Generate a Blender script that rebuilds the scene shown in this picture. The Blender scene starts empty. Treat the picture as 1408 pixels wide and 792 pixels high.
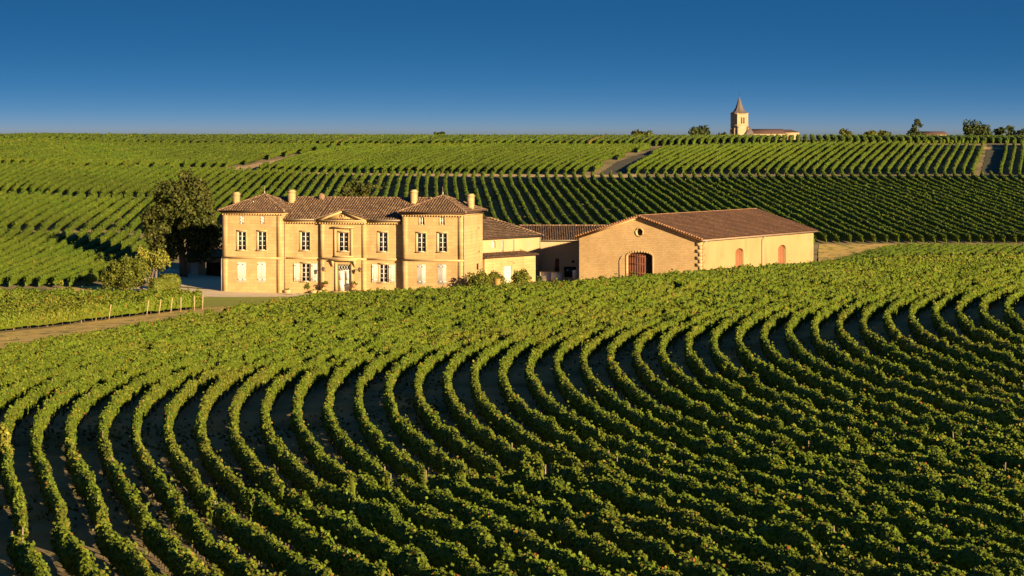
import bpy, math
import numpy as np
R = math.radians
C = bpy.context.scene.collection
S = bpy.context.scene
rng = np.random.default_rng(7)

# ---------------------------------------------------------------- camera, sky, sun, exposure
cam = bpy.data.cameras.new('camera'); camo = bpy.data.objects.new('camera', cam); C.objects.link(camo)
camo.location = (0, 0, 16.9); camo.rotation_euler = (R(90), 0, 0)
cam.sensor_width = 36; cam.lens = 3324/1408*36; cam.shift_y = -206/1408
cam.clip_start = 1; cam.clip_end = 12000
S.camera = camo
SUN_AZ, SUN_EL = R(36), R(13.5)          # azimuth measured from straight behind the camera towards the right
to_sun = np.array([math.sin(SUN_AZ)*math.cos(SUN_EL), -math.cos(SUN_AZ)*math.cos(SUN_EL), math.sin(SUN_EL)])
w = bpy.data.worlds.new('World'); S.world = w; w.use_nodes = True
nt = w.node_tree; nt.nodes.clear()
def wn(t): return nt.nodes.new(t)
wo = wn('ShaderNodeOutputWorld'); bg = wn('ShaderNodeBackground'); sky = wn('ShaderNodeTexSky')
sky.sky_type = 'NISHITA'; sky.sun_disc = False; sky.sun_elevation = SUN_EL
sky.sun_rotation = math.atan2(to_sun[0], to_sun[1])
sky.air_density = 1.0; sky.dust_density = 3.0; sky.ozone_density = 2.6; sky.altitude = 100
tc = wn('ShaderNodeTexCoord'); vm = wn('ShaderNodeVectorMath'); vm.operation = 'MULTIPLY'
vm.inputs[1].default_value = (1, 1, 17.0)                  # the clear evening air deepens quickly above the horizon
va = wn('ShaderNodeVectorMath'); va.operation = 'ADD'; va.inputs[1].default_value = (0, 0, 0.03)
vn = wn('ShaderNodeVectorMath'); vn.operation = 'NORMALIZE'
hs = wn('ShaderNodeHueSaturation'); hs.inputs['Saturation'].default_value = 1.32
nt.links.new(tc.outputs['Generated'], vm.inputs[0]); nt.links.new(vm.outputs[0], va.inputs[0])
nt.links.new(va.outputs[0], vn.inputs[0]); nt.links.new(vn.outputs[0], sky.inputs['Vector'])
nt.links.new(sky.outputs[0], hs.inputs['Color']); sp_ = wn('ShaderNodeSeparateColor'); cc_ = wn('ShaderNodeCombineColor'); nt.links.new(hs.outputs[0], sp_.inputs[0])
for k_, (a_, p_) in enumerate(((.80, 1.0), (.53, .715), (.60, .60))):      # one colour curve per channel for the whole sky
    x1, x2, x3 = wn('ShaderNodeMath'), wn('ShaderNodeMath'), wn('ShaderNodeMath'); x1.operation = 'MULTIPLY'; x2.operation = 'POWER'; x3.operation = 'MULTIPLY'
    x1.inputs[1].default_value = .1285; x2.inputs[1].default_value = p_; x3.inputs[1].default_value = a_/.1285
    nt.links.new(sp_.outputs[k_], x1.inputs[0]); nt.links.new(x1.outputs[0], x2.inputs[0]); nt.links.new(x2.outputs[0], x3.inputs[0]); nt.links.new(x3.outputs[0], cc_.inputs[k_])
nt.links.new(cc_.outputs[0], bg.inputs[0])
bg.inputs[1].default_value = 0.056
nt.links.new(bg.outputs[0], wo.inputs[0])
sl = bpy.data.lights.new('sun', 'SUN'); so = bpy.data.objects.new('sun', sl); C.objects.link(so)
sl.energy = 5.0; sl.angle = R(0.5); sl.color = (1.0, 0.75, 0.44)
so.rotation_euler = (R(90)-SUN_EL, 0, math.atan2(to_sun[0], -to_sun[1]))
S.view_settings.view_transform = 'Standard'; S.view_settings.look = 'None'; S.view_settings.gamma = 1
S.view_settings.exposure = 1.38

# ---------------------------------------------------------------- materials
def mat(name, base, var=None, scale=1.0, rough=.85, noise2=None, bump=0.0, bscale=8.0, island=0.0, spots=None,
        transl=0.0, metal=0.0, spec=.3, stretch=None):
    """procedural: base colour mixed with var by noise; optional second noise, per-island tint, bump."""
    m = bpy.data.materials.new(name); m.use_nodes = True; t = m.node_tree; N = t.nodes; L = t.links
    b = N['Principled BSDF']; b.inputs['Roughness'].default_value = rough; b.inputs['Metallic'].default_value = metal
    b.inputs['Specular IOR Level'].default_value = spec
    g = N.new('ShaderNodeNewGeometry')
    vec = g.outputs['Position']
    if stretch:
        mp = N.new('ShaderNodeMapping'); mp.inputs['Scale'].default_value = stretch; L.new(vec, mp.inputs['Vector']); vec = mp.outputs[0]
    col = None
    def rgb(c):
        n = N.new('ShaderNodeRGB'); n.outputs[0].default_value = (*c, 1); return n.outputs[0]
    def mix(f, a, c):
        n = N.new('ShaderNodeMix'); n.data_type = 'RGBA'
        if hasattr(f, 'links'): L.new(f, n.inputs['Factor'])
        else: n.inputs['Factor'].default_value = f
        L.new(a, n.inputs['A']); L.new(c, n.inputs['B']); return n.outputs['Result']
    def noise(sc, lo=.35, hi=.65, detail=4):
        n = N.new('ShaderNodeTexNoise'); n.inputs['Scale'].default_value = sc; n.inputs['Detail'].default_value = detail
        L.new(vec, n.inputs['Vector'])
        r = N.new('ShaderNodeMapRange'); r.inputs['From Min'].default_value = lo; r.inputs['From Max'].default_value = hi
        L.new(n.outputs['Fac'], r.inputs['Value']); return r.outputs[0]
    col = rgb(base)
    if var: col = mix(noise(scale), col, rgb(var))
    if noise2: col = mix(noise(noise2[0], noise2[1], noise2[2]), col, rgb(noise2[3]))
    if island:
        r = N.new('ShaderNodeMapRange'); r.inputs['To Min'].default_value = 1-island; r.inputs['To Max'].default_value = 1+island
        L.new(g.outputs['Random Per Island'], r.inputs['Value'])
        h = N.new('ShaderNodeHueSaturation'); L.new(r.outputs[0], h.inputs['Value']); L.new(col, h.inputs['Color']); col = h.outputs[0]
    if spots:   # (share, colour): a share of the islands takes another colour (turning leaves)
        for sh0, sh1, c in spots:
            q = N.new('ShaderNodeMath'); q.operation = 'COMPARE'; q.inputs[1].default_value = (sh0+sh1)/2; q.inputs[2].default_value = (sh1-sh0)/2
            L.new(g.outputs['Random Per Island'], q.inputs[0]); col = mix(q.outputs[0], col, rgb(c))
    L.new(col, b.inputs['Base Color'])
    if bump:
        n = N.new('ShaderNodeTexNoise'); n.inputs['Scale'].default_value = bscale; n.inputs['Detail'].default_value = 5; L.new(vec, n.inputs['Vector'])
        bp = N.new('ShaderNodeBump'); bp.inputs['Strength'].default_value = bump; bp.inputs['Distance'].default_value = .05
        L.new(n.outputs['Fac'], bp.inputs['Height']); L.new(bp.outputs[0], b.inputs['Normal'])
    if transl:
        tr = N.new('ShaderNodeBsdfTranslucent'); ms = N.new('ShaderNodeMixShader'); ms.inputs[0].default_value = transl
        L.new(col, tr.inputs['Color']); L.new(b.outputs[0], ms.inputs[1]); L.new(tr.outputs[0], ms.inputs[2])
        L.new(ms.outputs[0], N['Material Output'].inputs[0])
    return m
def stone_mat(name, a, b, mortar, bw, bh, U, stain, rough=.9, mort=.012, blend=.5):
    """coursed stone: Brick texture laid along the wall direction U, with stains and grain"""
    m = mat(name, a, b, .35, rough, bump=0)
    t = m.node_tree; N = t.nodes; L = t.links; bs = N['Principled BSDF']
    old = bs.inputs['Base Color'].links[0].from_socket
    g = N.new('ShaderNodeNewGeometry')
    d = N.new('ShaderNodeVectorMath'); d.operation = 'DOT_PRODUCT'; d.inputs[1].default_value = U; L.new(g.outputs['Position'], d.inputs[0])
    s = N.new('ShaderNodeSeparateXYZ'); L.new(g.outputs['Position'], s.inputs[0])
    cb = N.new('ShaderNodeCombineXYZ'); L.new(d.outputs['Value'], cb.inputs[0]); L.new(s.outputs[2], cb.inputs[1])
    br = N.new('ShaderNodeTexBrick'); br.inputs['Scale'].default_value = 1; br.inputs['Brick Width'].default_value = bw
    br.inputs['Row Height'].default_value = bh; br.inputs['Mortar Size'].default_value = mort; br.inputs['Mortar Smooth'].default_value = .3
    br.inputs['Color1'].default_value = (1.22, 1.2, 1.16, 1); br.inputs['Color2'].default_value = (.86, .83, .78, 1); br.inputs['Mortar'].default_value = (*mortar, 1)
    L.new(cb.outputs[0], br.inputs['Vector'])
    mx = N.new('ShaderNodeMix'); mx.data_type = 'RGBA'; mx.blend_type = 'MULTIPLY'; mx.inputs['Factor'].default_value = blend
    L.new(old, mx.inputs['A']); L.new(br.outputs['Color'], mx.inputs['B'])
    # weather stains: tall soft streaks
    mp = N.new('ShaderNodeMapping'); mp.inputs['Scale'].default_value = (.8, .8, .28); L.new(g.outputs['Position'], mp.inputs['Vector'])
    ns = N.new('ShaderNodeTexNoise'); ns.inputs['Scale'].default_value = 1.1; ns.inputs['Detail'].default_value = 6; ns.inputs['Roughness'].default_value = .7
    L.new(mp.outputs[0], ns.inputs['Vector'])
    mr = N.new('ShaderNodeMapRange'); mr.inputs['From Min'].default_value = .48; mr.inputs['From Max'].default_value = .72; mr.inputs['To Max'].default_value = .75
    L.new(ns.outputs['Fac'], mr.inputs['Value'])
    m2 = N.new('ShaderNodeMix'); m2.data_type = 'RGBA'; m2.inputs['B'].default_value = (*stain, 1)
    L.new(mr.outputs[0], m2.inputs['Factor']); L.new(mx.outputs['Result'], m2.inputs['A'])
    L.new(m2.outputs['Result'], bs.inputs['Base Color'])
    n = N.new('ShaderNodeTexNoise'); n.inputs['Scale'].default_value = 9; n.inputs['Detail'].default_value = 5; L.new(g.outputs['Position'], n.inputs['Vector'])
    ad = N.new('ShaderNodeMath'); ad.operation = 'MULTIPLY_ADD'; ad.inputs[1].default_value = -1.0
    L.new(br.outputs['Fac'], ad.inputs[0]); L.new(n.outputs['Fac'], ad.inputs[2])
    bp = N.new('ShaderNodeBump'); bp.inputs['Strength'].default_value = .5; bp.inputs['Distance'].default_value = .03
    L.new(ad.outputs[0], bp.inputs['Height']); L.new(bp.outputs[0], bs.inputs['Normal'])
    return m
_a1, _a2, _a3 = R(15), R(31), R(37)
Um = (math.cos(_a1), -math.sin(_a1), 0); Ub = (math.cos(_a2), -math.sin(_a2), 0); Ubs = (math.sin(_a2), math.cos(_a2), 0); Uw = (math.sin(_a3), math.cos(_a3), 0)
M = {}
LEAF = dict(rough=.55, island=.5, transl=.14, spec=.12)
M['leaf'] = mat('vine_leaf', (.084, .122, .010), (.106, .138, .012), .22, spots=[(.94, .965, (.24, .19, .02)), (.965, .988, (.20, .12, .025)), (.988, .99, (.26, .07, .02))], noise2=(.09, .5, .66, (.112, .128, .014)), **LEAF)
LEAFF = dict(LEAF, island=.28)
M['leaf_far'] = mat('far_vine_leaf', (.068, .110, .009), (.092, .120, .011), .12, spots=[(.985, .995, (.18, .13, .025))], noise2=(.025, .45, .65, (.066, .092, .009)), **LEAFF)
M['weed'] = mat('weed_leaf', (.11, .11, .03), (.17, .14, .05), .6, **LEAF)
M['tree'] = mat('tree_leaf', (.050, .064, .013), (.080, .080, .016), .5, **LEAF)
M['tree_dark'] = mat('evergreen_leaf', (.028, .045, .014), (.045, .055, .018), .6, **LEAF)
M['bush'] = mat('bush_leaf', (.085, .105, .014), (.125, .135, .018), .8, **LEAF)
M['bush_yellow'] = mat('pale_leaf', (.19, .20, .03), (.25, .235, .035), .8, **LEAF)
M['bark'] = mat('bark', (.10, .075, .05), (.16, .12, .08), 4, bump=.4)
M['post'] = mat('weathered_post', (.26, .20, .13), (.17, .12, .08), 3, bump=.2)
M['post_pale'] = mat('pale_stake', (.46, .34, .20), (.36, .26, .16), 3, bump=.2)
M['soil'] = mat('vineyard_soil', (.27, .20, .095), (.20, .15, .065), .35, .95, noise2=(.16, .5, .66, (.09, .085, .028)), bump=.6, bscale=3)
M['track'] = mat('dirt_track', (.50, .33, .16), (.40, .26, .125), .4, .95, noise2=(.8, .5, .7, (.13, .11, .04)), bump=.4, bscale=5)
M['verge'] = mat('dry_grass_verge', (.46, .32, .075), (.54, .35, .10), .5, .95, noise2=(.9, .5, .68, (.14, .14, .035)), bump=.5, bscale=6)
M['dark_earth'] = mat('ploughed_earth', (.055, .05, .035), (.075, .066, .042), .3, .95, noise2=(.5, .55, .7, (.07, .08, .03)), bump=.4)
M['gravel'] = mat('pale_gravel', (.62, .50, .33), (.54, .43, .28), .6, .9, bump=.3, bscale=20)
M['lawn'] = mat('lawn', (.24, .26, .025), (.27, .26, .03), .4, .9, noise2=(1.5, .5, .7, (.19, .22, .025)), bump=.3, bscale=12)
M['stone'] = stone_mat('limestone', (.48, .33, .15), (.42, .28, .125), (.66, .56, .42), .85, .36, Um, (.32, .205, .095), blend=.5)
M['stone_plain'] = mat('dressed_limestone', (.49, .345, .16), (.42, .285, .13), .8, .85, bump=.15)
M['rubble'] = stone_mat('rubble_stone', (.58, .40, .195), (.49, .33, .155), (.75, .62, .45), .42, .21, Ub, (.54, .38, .19), mort=.02, blend=.5)
M['plaster'] = mat('cream_plaster', (.41, .275, .125), (.36, .235, .105), .35, .9, noise2=(.5, .58, .75, (.30, .20, .09)), bump=.15, stretch=(1, 1, .6))
M['plaster_wing'] = mat('pale_plaster', (.46, .33, .165), (.40, .28, .135), .5, .9, noise2=(.6, .55, .75, (.38, .29, .18)), bump=.2)
M['tile'] = mat('canal_tile', (.23, .135, .075), (.16, .095, .055), .5, .9, noise2=(2.2, .48, .66, (.34, .225, .125)), island=.15)
M['tile_barn'] = mat('barn_tile', (.30, .155, .075), (.24, .125, .065), .3, .9, noise2=(1.6, .5, .7, (.36, .19, .10)), island=.15, stretch=(1, 1, 1))
M['tile_bed'] = mat('shaded_tile_channel', (.085, .045, .032), (.06, .035, .026), 1.2, .95)  # darker than the tiles: shade between them is put into this colour
M['tile_old'] = mat('dark_old_tile', (.075, .042, .036), (.06, .036, .032), .5, .9)
M['white'] = mat('white_paint', (.66, .62, .54), (.60, .56, .48), 1.2, .6)
M['shut_grey'] = mat('grey_shutter', (.42, .39, .35), (.36, .34, .31), 1.2, .7)  # on the pavilion's left leaves the grey stands in for shade at an angle
M['glass'] = mat('window_glass', (.012, .014, .018), None, rough=.08, spec=.6)
M['door_red'] = mat('red_brown_door', (.16, .055, .028), (.12, .042, .024), 1.5, .7)
M['door_tan'] = mat('tan_door', (.30, .12, .05), (.25, .10, .045), 1.5, .7)
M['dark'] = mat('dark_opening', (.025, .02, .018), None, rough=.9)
M['zinc'] = mat('zinc_pipe', (.34, .28, .20), (.28, .23, .17), 2, .6, metal=.2)
M['iron'] = mat('wrought_iron', (.05, .045, .04), None, rough=.6, metal=.3)
M['slate'] = mat('slate_spire', (.12, .098, .09), (.095, .08, .078), .6, .8)
M['church'] = mat('church_stone', (.36, .275, .165), (.31, .23, .135), .5, .9)
M['ochre'] = mat('ochre_box', (.36, .22, .06), (.30, .18, .05), 3, .8)
M['flower'] = mat('pink_flower', (.55, .30, .30), (.6, .45, .42), 5, .7)
M['terracotta'] = mat('terracotta', (.34, .16, .08), (.28, .13, .07), 3, .8)

# ---------------------------------------------------------------- objects
LOC = {}
def empty(name, loc, label=None, cat=None, group=None):
    o = bpy.data.objects.new(name, None); C.objects.link(o); o.location = loc; LOC[o] = np.array(loc, float)
    o.empty_display_size = .3
    tag(o, label, cat, group); return o
def tag(o, label=None, cat=None, group=None, kind=None):
    if label: o['label'] = label
    if cat: o['category'] = cat
    if group: o['group'] = group
    if kind: o['kind'] = kind
    return o
def mesh_np(name, V, faces_flat, counts, material, parent=None, smooth=False, loc=None):
    """V (n,3) world coordinates; becomes ONE mesh object, under parent if given"""
    me = bpy.data.meshes.new(name); V = np.asarray(V, np.float32)
    org = LOC[parent] if parent is not None else (np.array(loc, float) if loc is not None else np.zeros(3))
    V = (V-org).astype(np.float32)
    me.vertices.add(len(V)); me.vertices.foreach_set('co', V.ravel())
    counts = np.asarray(counts, np.int32); ff = np.asarray(faces_flat, np.int32)
    me.loops.add(len(ff)); me.loops.foreach_set('vertex_index', ff)
    st = np.concatenate([[0], np.cumsum(counts)[:-1]]).astype(np.int32)
    me.polygons.add(len(counts)); me.polygons.foreach_set('loop_start', st)
    if smooth: me.polygons.foreach_set('use_smooth', np.ones(len(counts), bool))
    me.update(calc_edges=True); me.materials.append(material)
    o = bpy.data.objects.new(name, me); C.objects.link(o)
    LOC[o] = org
    if parent is not None: o.parent = parent
    elif loc is not None: o.location = loc
    return o
class MB:
    """collects boxes, quads, tubes in world coordinates, then builds ONE mesh object"""
    def __init__(s): s.v = []; s.f = []
    def face(s, pts):
        k = len(s.v); s.v += [tuple(p) for p in pts]; s.f.append(list(range(k, k+len(pts)))); return s
    def prism(s, pts, d):
        """polygon pts extruded by vector d, closed"""
        pts = [np.array(p, float) for p in pts]; k = len(s.v); n = len(pts)
        s.v += [tuple(p) for p in pts]+[tuple(p+d) for p in pts]
        s.f.append(list(range(k, k+n))[::-1]); s.f.append(list(range(k+n, k+2*n)))
        for i in range(n): s.f.append([k+i, k+(i+1) % n, k+n+(i+1) % n, k+n+i])
        return s
    def box(s, F, u0, u1, v0, v1, w0, w1):
        return s.prism([F.p(u0, v0, w0), F.p(u1, v0, w0), F.p(u1, v1, w0), F.p(u0, v1, w0)], F.W*(w1-w0))
    def tube(s, pts, rad, n=6):
        pts = [np.array(p, float) for p in pts]; rad = rad if hasattr(rad, '__len__') else [rad]*len(pts)
        k = len(s.v)
        for i, p in enumerate(pts):
            t = pts[min(i+1, len(pts)-1)]-pts[max(i-1, 0)]; t = t/max(np.linalg.norm(t), 1e-6)
            a = np.cross(t, (0, 0, 1.)) if abs(t[2]) < .9 else np.cross(t, (1., 0, 0)); a /= np.linalg.norm(a); b = np.cross(t, a)
            for j in range(n):
                q = 2*math.pi*j/n; s.v.append(tuple(p+rad[i]*(math.cos(q)*a+math.sin(q)*b)))
        for i in range(len(pts)-1):
            for j in range(n): s.f.append([k+i*n+j, k+i*n+(j+1) % n, k+(i+1)*n+(j+1) % n, k+(i+1)*n+j])
        s.f.append([k+j for j in range(n)][::-1]); s.f.append([k+(len(pts)-1)*n+j for j in range(n)])
        return s
    def build(s, name, material, parent=None, smooth=False, kind=None, loc=None):
        o = mesh_np(name, s.v, [i for f in s.f for i in f], [len(f) for f in s.f], material, parent, smooth, loc)
        if kind: o['kind'] = kind
        return o
class Frame:
    def __init__(s, o, ang):
        """ang: turn of the wall direction U; U right along the wall, V inwards, W up"""
        s.O = np.array(o, float); s.U = np.array([math.cos(ang), -math.sin(ang), 0]); s.V = np.array([math.sin(ang), math.cos(ang), 0]); s.W = np.array([0, 0, 1.])
    def p(s, u, v, w): return s.O+s.U*u+s.V*v+s.W*w
    def uw(s, px, py, v=0):
        """a measured point of the wall plane at inset v"""
        d = np.array([(px-704)/3324, 1, -(py-190)/3324]); c = np.array([0, 0, 16.9]); o = s.O+s.V*v
        q = c+d*(np.dot(o-c, s.V)/np.dot(d, s.V))-s.O
        return float(np.dot(q, s.U)), float(q[2])
    def rect(s, x0, y0, x1, y1, v=0):
        a, b = s.uw(x0, y1, v); c, d = s.uw(x1, y0, v); return a, b, c, d
FP = 3324.0; ZC = 16.9; HY = 190.0
COLS = {
 -420: [(5,2),(60,2),(83,1.8),(120,1.6),(150,1.3),(195,.5),(215,.35),(240,.4),(262,.65),(280,1.9),(315,4.35),(374,8.5),(434,12.6),(470,14.9),(510,16.3),(560,16.9),(640,17.0),(1500,15.5),(4500,5)],
 0:    [(5,2),(60,2),(83,1.8),(120,1.6),(150,1.3),(195,.5),(215,.35),(240,.4),(262,.65),(280,1.9),(315,4.35),(374,8.5),(434,12.6),(470,14.9),(510,16.3),(560,16.9),(640,17.0),(1500,15.5),(4500,5)],
 350:  [(5,2),(60,2),(83,1.5),(120,1.0),(150,1.0),(190,1.3),(215,1.2),(235,.62),(246,.3),(258,0),(275,0),(290,.2),(315,.9),(345,2.1),(400,5.95),(455,9.8),(483,11.6),(510,13.4),(545,15.4),(580,16.4),(640,16.8),(1500,15.6),(4500,5)],
 704:  [(5,2),(60,2),(83,1.5),(120,1.1),(150,1.2),(190,1.95),(215,2.2),(230,1.6),(245,.7),(257,.0),(266,-.2),(280,-.8),(300,-1.05),(322,-.3),(345,1.9),(400,5.85),(455,9.8),(480,11.8),(510,14.2),(540,15.8),(570,16.3),(640,16.6),(1500,15.8),(4500,5)],
 1050: [(5,2),(60,2),(83,1.5),(120,1.5),(150,1.8),(190,2.7),(225,3.3),(245,2.8),(265,1.6),(285,-.2),(300,-.6),(325,-.1),(345,1.9),(400,5.85),(455,9.8),(480,12.3),(505,14.8),(530,16.0),(560,16.3),(640,16.5),(1500,15.8),(4500,5)],
 1130: [(5,2),(60,2),(83,1.6),(120,1.65),(150,2.0),(190,2.85),(225,3.4),(245,3.0),(265,2.1),(285,1.0),(300,.2),(325,.1),(345,1.9),(400,5.85),(455,9.8),(480,12.3),(505,14.8),(530,16.0),(560,16.3),(640,16.5),(1500,15.8),(4500,5)],
 1231: [(5,2.1),(60,2.1),(83,1.7),(120,1.85),(150,2.25),(190,3.0),(240,3.5),(270,3.1),(300,2.55),(316,1.3),(335,1.3),(345,1.9),(400,5.85),(455,9.8),(480,12.3),(505,14.8),(526,15.95),(560,16.25),(640,16.45),(1500,15.8),(4500,5)],
 1408: [(5,2.2),(60,2.2),(83,1.9),(120,2.1),(150,2.5),(190,3.2),(240,3.6),(270,3.2),(300,2.5),(318,1.5),(335,1.5),(345,1.9),(400,5.85),(455,9.8),(480,12.3),(505,14.8),(522,15.9),(560,16.2),(640,16.4),(1500,15.8),(4500,5)],
 1830: [(5,2.2),(60,2.2),(83,1.9),(120,2.1),(150,2.5),(190,3.2),(240,3.6),(270,3.2),(300,2.5),(318,1.5),(335,1.5),(345,1.9),(400,5.85),(455,9.8),(480,12.3),(505,14.8),(522,15.9),(560,16.2),(640,16.4),(1500,15.8),(4500,5)],
}
def pchip(x, y, xi):
    x = np.asarray(x, float); y = np.asarray(y, float); xi = np.asarray(xi, float)
    h = np.diff(x); d = np.diff(y)/h; m = np.zeros_like(y)
    for k in range(1, len(x)-1):
        if d[k-1]*d[k] > 0:
            w1 = 2*h[k]+h[k-1]; w2 = h[k]+2*h[k-1]
            m[k] = (w1+w2)/(w1/d[k-1]+w2/d[k])
    m[0] = d[0]; m[-1] = d[-1]
    i = np.clip(np.searchsorted(x, xi)-1, 0, len(h)-1)
    t = (xi-x[i])/h[i]
    return (y[i]*(1+2*t)*(1-t)**2 + h[i]*m[i]*t*(1-t)**2 + y[i+1]*t*t*(3-2*t) + h[i]*m[i+1]*t*t*(t-1))
# one height table over (direction, depth): the ground mesh has its vertices exactly here
UG = np.arange(-0.32, 0.3201, 0.004)
DG = np.concatenate([np.arange(5,60,5), np.arange(60,700,2.0), np.arange(700,1000,20), np.arange(1000,4501,250)])
_c = sorted(COLS)
_zc = np.array([pchip(*zip(*COLS[c]), DG) for c in _c])
_uc = np.array([(c-704)/FP for c in _c])
ZT = np.stack([pchip(_uc, _zc[:, k], UG) for k in range(len(DG))], axis=1)
def ground(X, Y):
    X = np.asarray(X, float); Y = np.asarray(Y, float)
    u = np.clip(X/np.maximum(Y, 1), UG[0], UG[-1]); fu = (u-UG[0])/0.004
    i = np.clip(fu.astype(int), 0, len(UG)-2); a = fu-i
    j = np.clip(np.searchsorted(DG, Y)-1, 0, len(DG)-2); b = np.clip((Y-DG[j])/(DG[j+1]-DG[j]), 0, 1)
    return (ZT[i,j]*(1-a)+ZT[i+1,j]*a)*(1-b)+(ZT[i,j+1]*(1-a)+ZT[i+1,j+1]*a)*b
_DS = np.concatenate([np.arange(50,700,.25), np.arange(700,2000,5)])
def at(px, py, h=0.0, dmin=50):
    u = (px-704)/FP
    diff = ground(u*_DS, _DS)+h - (ZC-(py-HY)/FP*_DS)
    k = np.where((diff > 0) & (_DS >= dmin))[0]
    if len(k) == 0: k = [int(np.argmax(diff))]
    k = max(k[0], 1); d0, d1 = diff[k-1], diff[k]
    D = _DS[k-1]+(_DS[k]-_DS[k-1])*(0 if d1 == d0 else np.clip(-d0/(d1-d0), 0, 1))
    return u*D, D
def fit(G, ni, nj, h):
    N=[];D=[];X=[];W=[]
    for n, pts in G:
        p=np.array(pts,float)
        if len(p)>1:
            t=np.gradient(p,axis=0); w=np.abs(t[:,1])/np.hypot(t[:,0],t[:,1])
        else: w=np.array([.6])
        for (px, py), wk in zip(pts, w):
            x, d = at(px, py, h); N.append(n); D.append(d); X.append(x); W.append(max(wk,.06)/d)
    N=np.array(N,float);D=np.array(D);X=np.array(X);W=np.array(W)
    nm,ns=N.mean(),max(N.std(),1);dm,ds=D.mean(),D.std()
    idx=[(i,j) for i in range(ni+1) for j in range(nj+1) if i+j<=max(ni,nj)]
    A=np.stack([((N-nm)/ns)**i*((D-dm)/ds)**j for i,j in idx],1)
    c=np.linalg.lstsq(A*W[:,None],X*W,rcond=None)[0]
    def F(n,d):
        n=(np.asarray(n,float)-nm)/ns; d=(np.asarray(d,float)-dm)/ds
        return sum(ck*n**i*d**j for ck,(i,j) in zip(c,idx))
    F.data=(N,D,X,W*D)
    return F
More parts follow.
